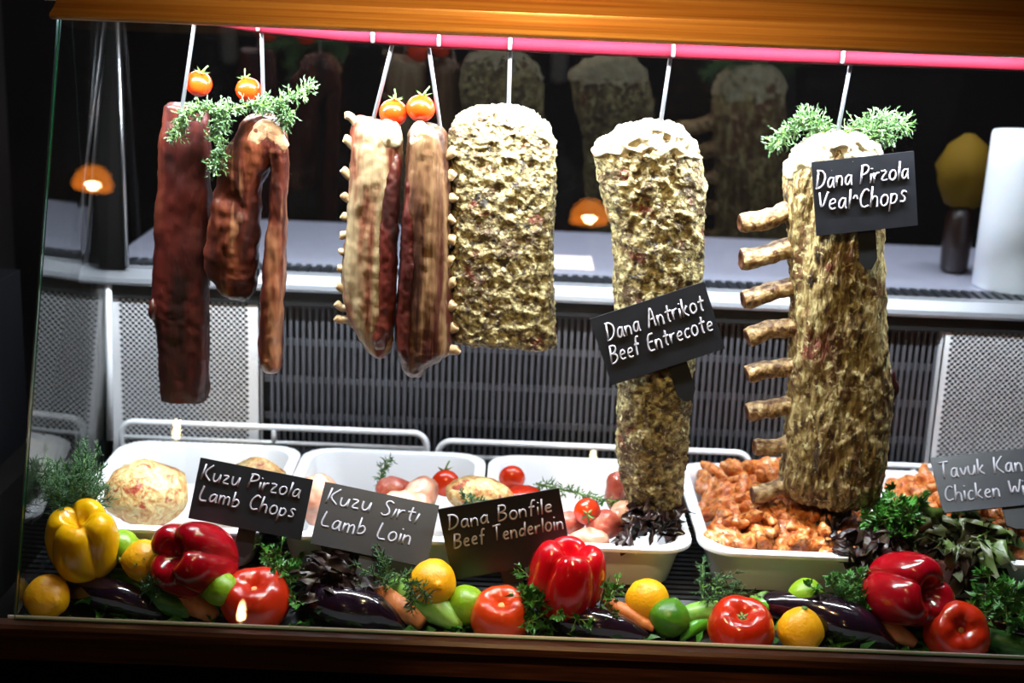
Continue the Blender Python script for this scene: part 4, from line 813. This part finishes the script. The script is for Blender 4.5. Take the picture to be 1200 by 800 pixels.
# ------------------------------------------------------------------ the dining room side: lamps and candles that the front glass mirrors, plus unseen lamps for canopy and sill
def pendant(label, loc, lamp=None):
    t = thing('pendant_lamp', label, 'lamp', loc, 'amber pendant lamps'); x, y, z = loc
    sh = MB().loft(rings((x, y, z), [(.012, .052), (.022, .050), (.038, .036), (.046, .016), (.048, 0), (.046, 0), (.036, .034), (.020, .047), (.010, .049)], 28), True, False).build('lamp_shade', M['shade'], t)
    MB().ellipsoid((x, y, z + .014), (.016, .016, .018), nu=16, nv=12).build('bulb', M['bulb'], sh)
    MB().tube([(x, y, z + .05), (x, y, 2.2)], .003, 8).build('cord', M['black'], t)
pendant('amber pendant lamp mirrored in the glass above the side pane', (-1.03, -1.63, .965))
pendant('amber pendant lamp mirrored in the glass beside the entrecote', (.18, -1.72, .955))
pendant('amber pendant lamp high over the dark sill of the case', (.04, -.66, 1.13))
pendant('added unseen lamp that brightens the copper canopy trim', (.02, -.22, .90))  # added lamp out of view, put close to brighten the trim
spot('canopy_fill_light', (.02, -.22, .895), (.02, .13, .70), 20.0, (1, .72, .36), 125, .03)
spot('pendant_light', (.04, -.66, 1.125), (.14, -.012, -.01), 36, (1, .62, .28), 26, .03)
def candle(label, loc, h):
    t = thing('candle', label, 'candle', loc, 'candles on the dining tables'); x, y, z = loc
    MB().loft(rings((x, y, z), [(.022, 0), (.023, .003), (.023, h), (.016, h - .004), (.001, h - .005)], 24)).build('wax', M['candle'], t)
    wk = MB().tube([(x, y, z + h - .006), (x + .001, y, z + h + .008)], .001, 6).build('wick', M['black'], t)
    MB().loft(rings((x, y, z + h + .006), [(.001, 0), (.005, .006), (.007, .014), (.006, .024), (.003, .036), (.0005, .044)], 14)).build('flame', M['flame'], wk)
candle('lit candle mirrored in the glass at the foot of the Lamb Chops tomato', (-.57, -1.48, -.16), .11)
candle('lit candle mirrored in the glass on the wire guard by the perforated panel', (-.73, -1.42, .20), .14)
candle('lit candle mirrored in the glass on the wire guard beside the entrecote', (.19, -1.46, .17), .14)
def table(label, x, y, z, w, d):
    t = thing('dining_table', label, 'table', (x, y, -.9), 'dining tables'); MB().bbox(x - w/2, x + w/2, y - d/2, y + d/2, z - .03, z).build('tabletop', M['darkwall'], t, smooth=False)
    for sx in (-1, 1):
        for sy in (-1, 1): MB().bbox(x + sx*(w/2 - .05) - .02, x + sx*(w/2 - .05) + .02, y + sy*(d/2 - .05) - .02, y + sy*(d/2 - .05) + .02, -.9, z - .03).build('leg', M['darkwall'], t, smooth=False)
table('low dark table opposite the case, carrying one candle', -.45, -1.6, -.16, .45, .4)
table('tall dark bar table opposite the case, carrying the candle near the side pane', -1.0, -1.55, .20, .7, .35)
table('dark bar table opposite the case, carrying the candle mirrored by the entrecote', .35, -1.75, .17, .7, .7)
# dark shelf beside the case
t = thing('shelf_unit', 'dark wooden shelf unit in the gloom beyond the case side', 'shelf', (-1.45, .9, -.9))
for k, z in enumerate((.12, .42, .62, .82)): MB().bbox(-1.64, -.95, .8, 1.1, z, z + .025).build('shelf_board', M['darkwall'], t, smooth=False)
for x in (-1.64, -.97): MB().bbox(x, x + .025, .8, 1.1, -.63, 1.0).build('upright', M['darkwall'], t, smooth=False)
b = MB().bbox(-.95, -.72, .1, .5, .04, .30); tag(b.build('storage_crate', M['bluebin'], loc=(-.83, .3, .04), smooth=False), 'dim dark blue crate beside the case', 'crate')
b = MB().bbox(-1.0, -.68, .05, .6, -.9, .04); tag(b.build('side_cabinet', M['body'], loc=(-.84, .3, -.9), smooth=False), 'low dark cabinet beside the case', 'cabinet')

# what looks different from the rest of its thing
PART_LABELS = {'fat_cap': 'white fat cap', 'rib_bone': 'bare rib bone', 'red_meat': 'dark red band of meat', 'fat_sheen_edge': 'paler edge', 'meat_edge': 'dark red edge of meat', 'lettering': 'handwritten chalk lettering', 'stake': 'black stake',
               'calyx': 'green calyx', 'stem': 'green stem', 'stalk_scar': 'stalk scar', 'flame': 'glowing flame', 'bulb': 'glowing bulb', 'hanging_rail': 'crimson hanging rail', 'canopy_trim': 'copper canopy trim', 'steel_lip': 'thin pale lip',
               'perforated_panel': 'white perforated panel', 'air_grille': 'dark grey air grille', 'wooden_sill': 'dark wooden sill'}
for o in list(bpy.data.objects):
    k = o.name.split('.')[0]
    if o.parent and k in PART_LABELS: o['label'] = PART_LABELS[k]
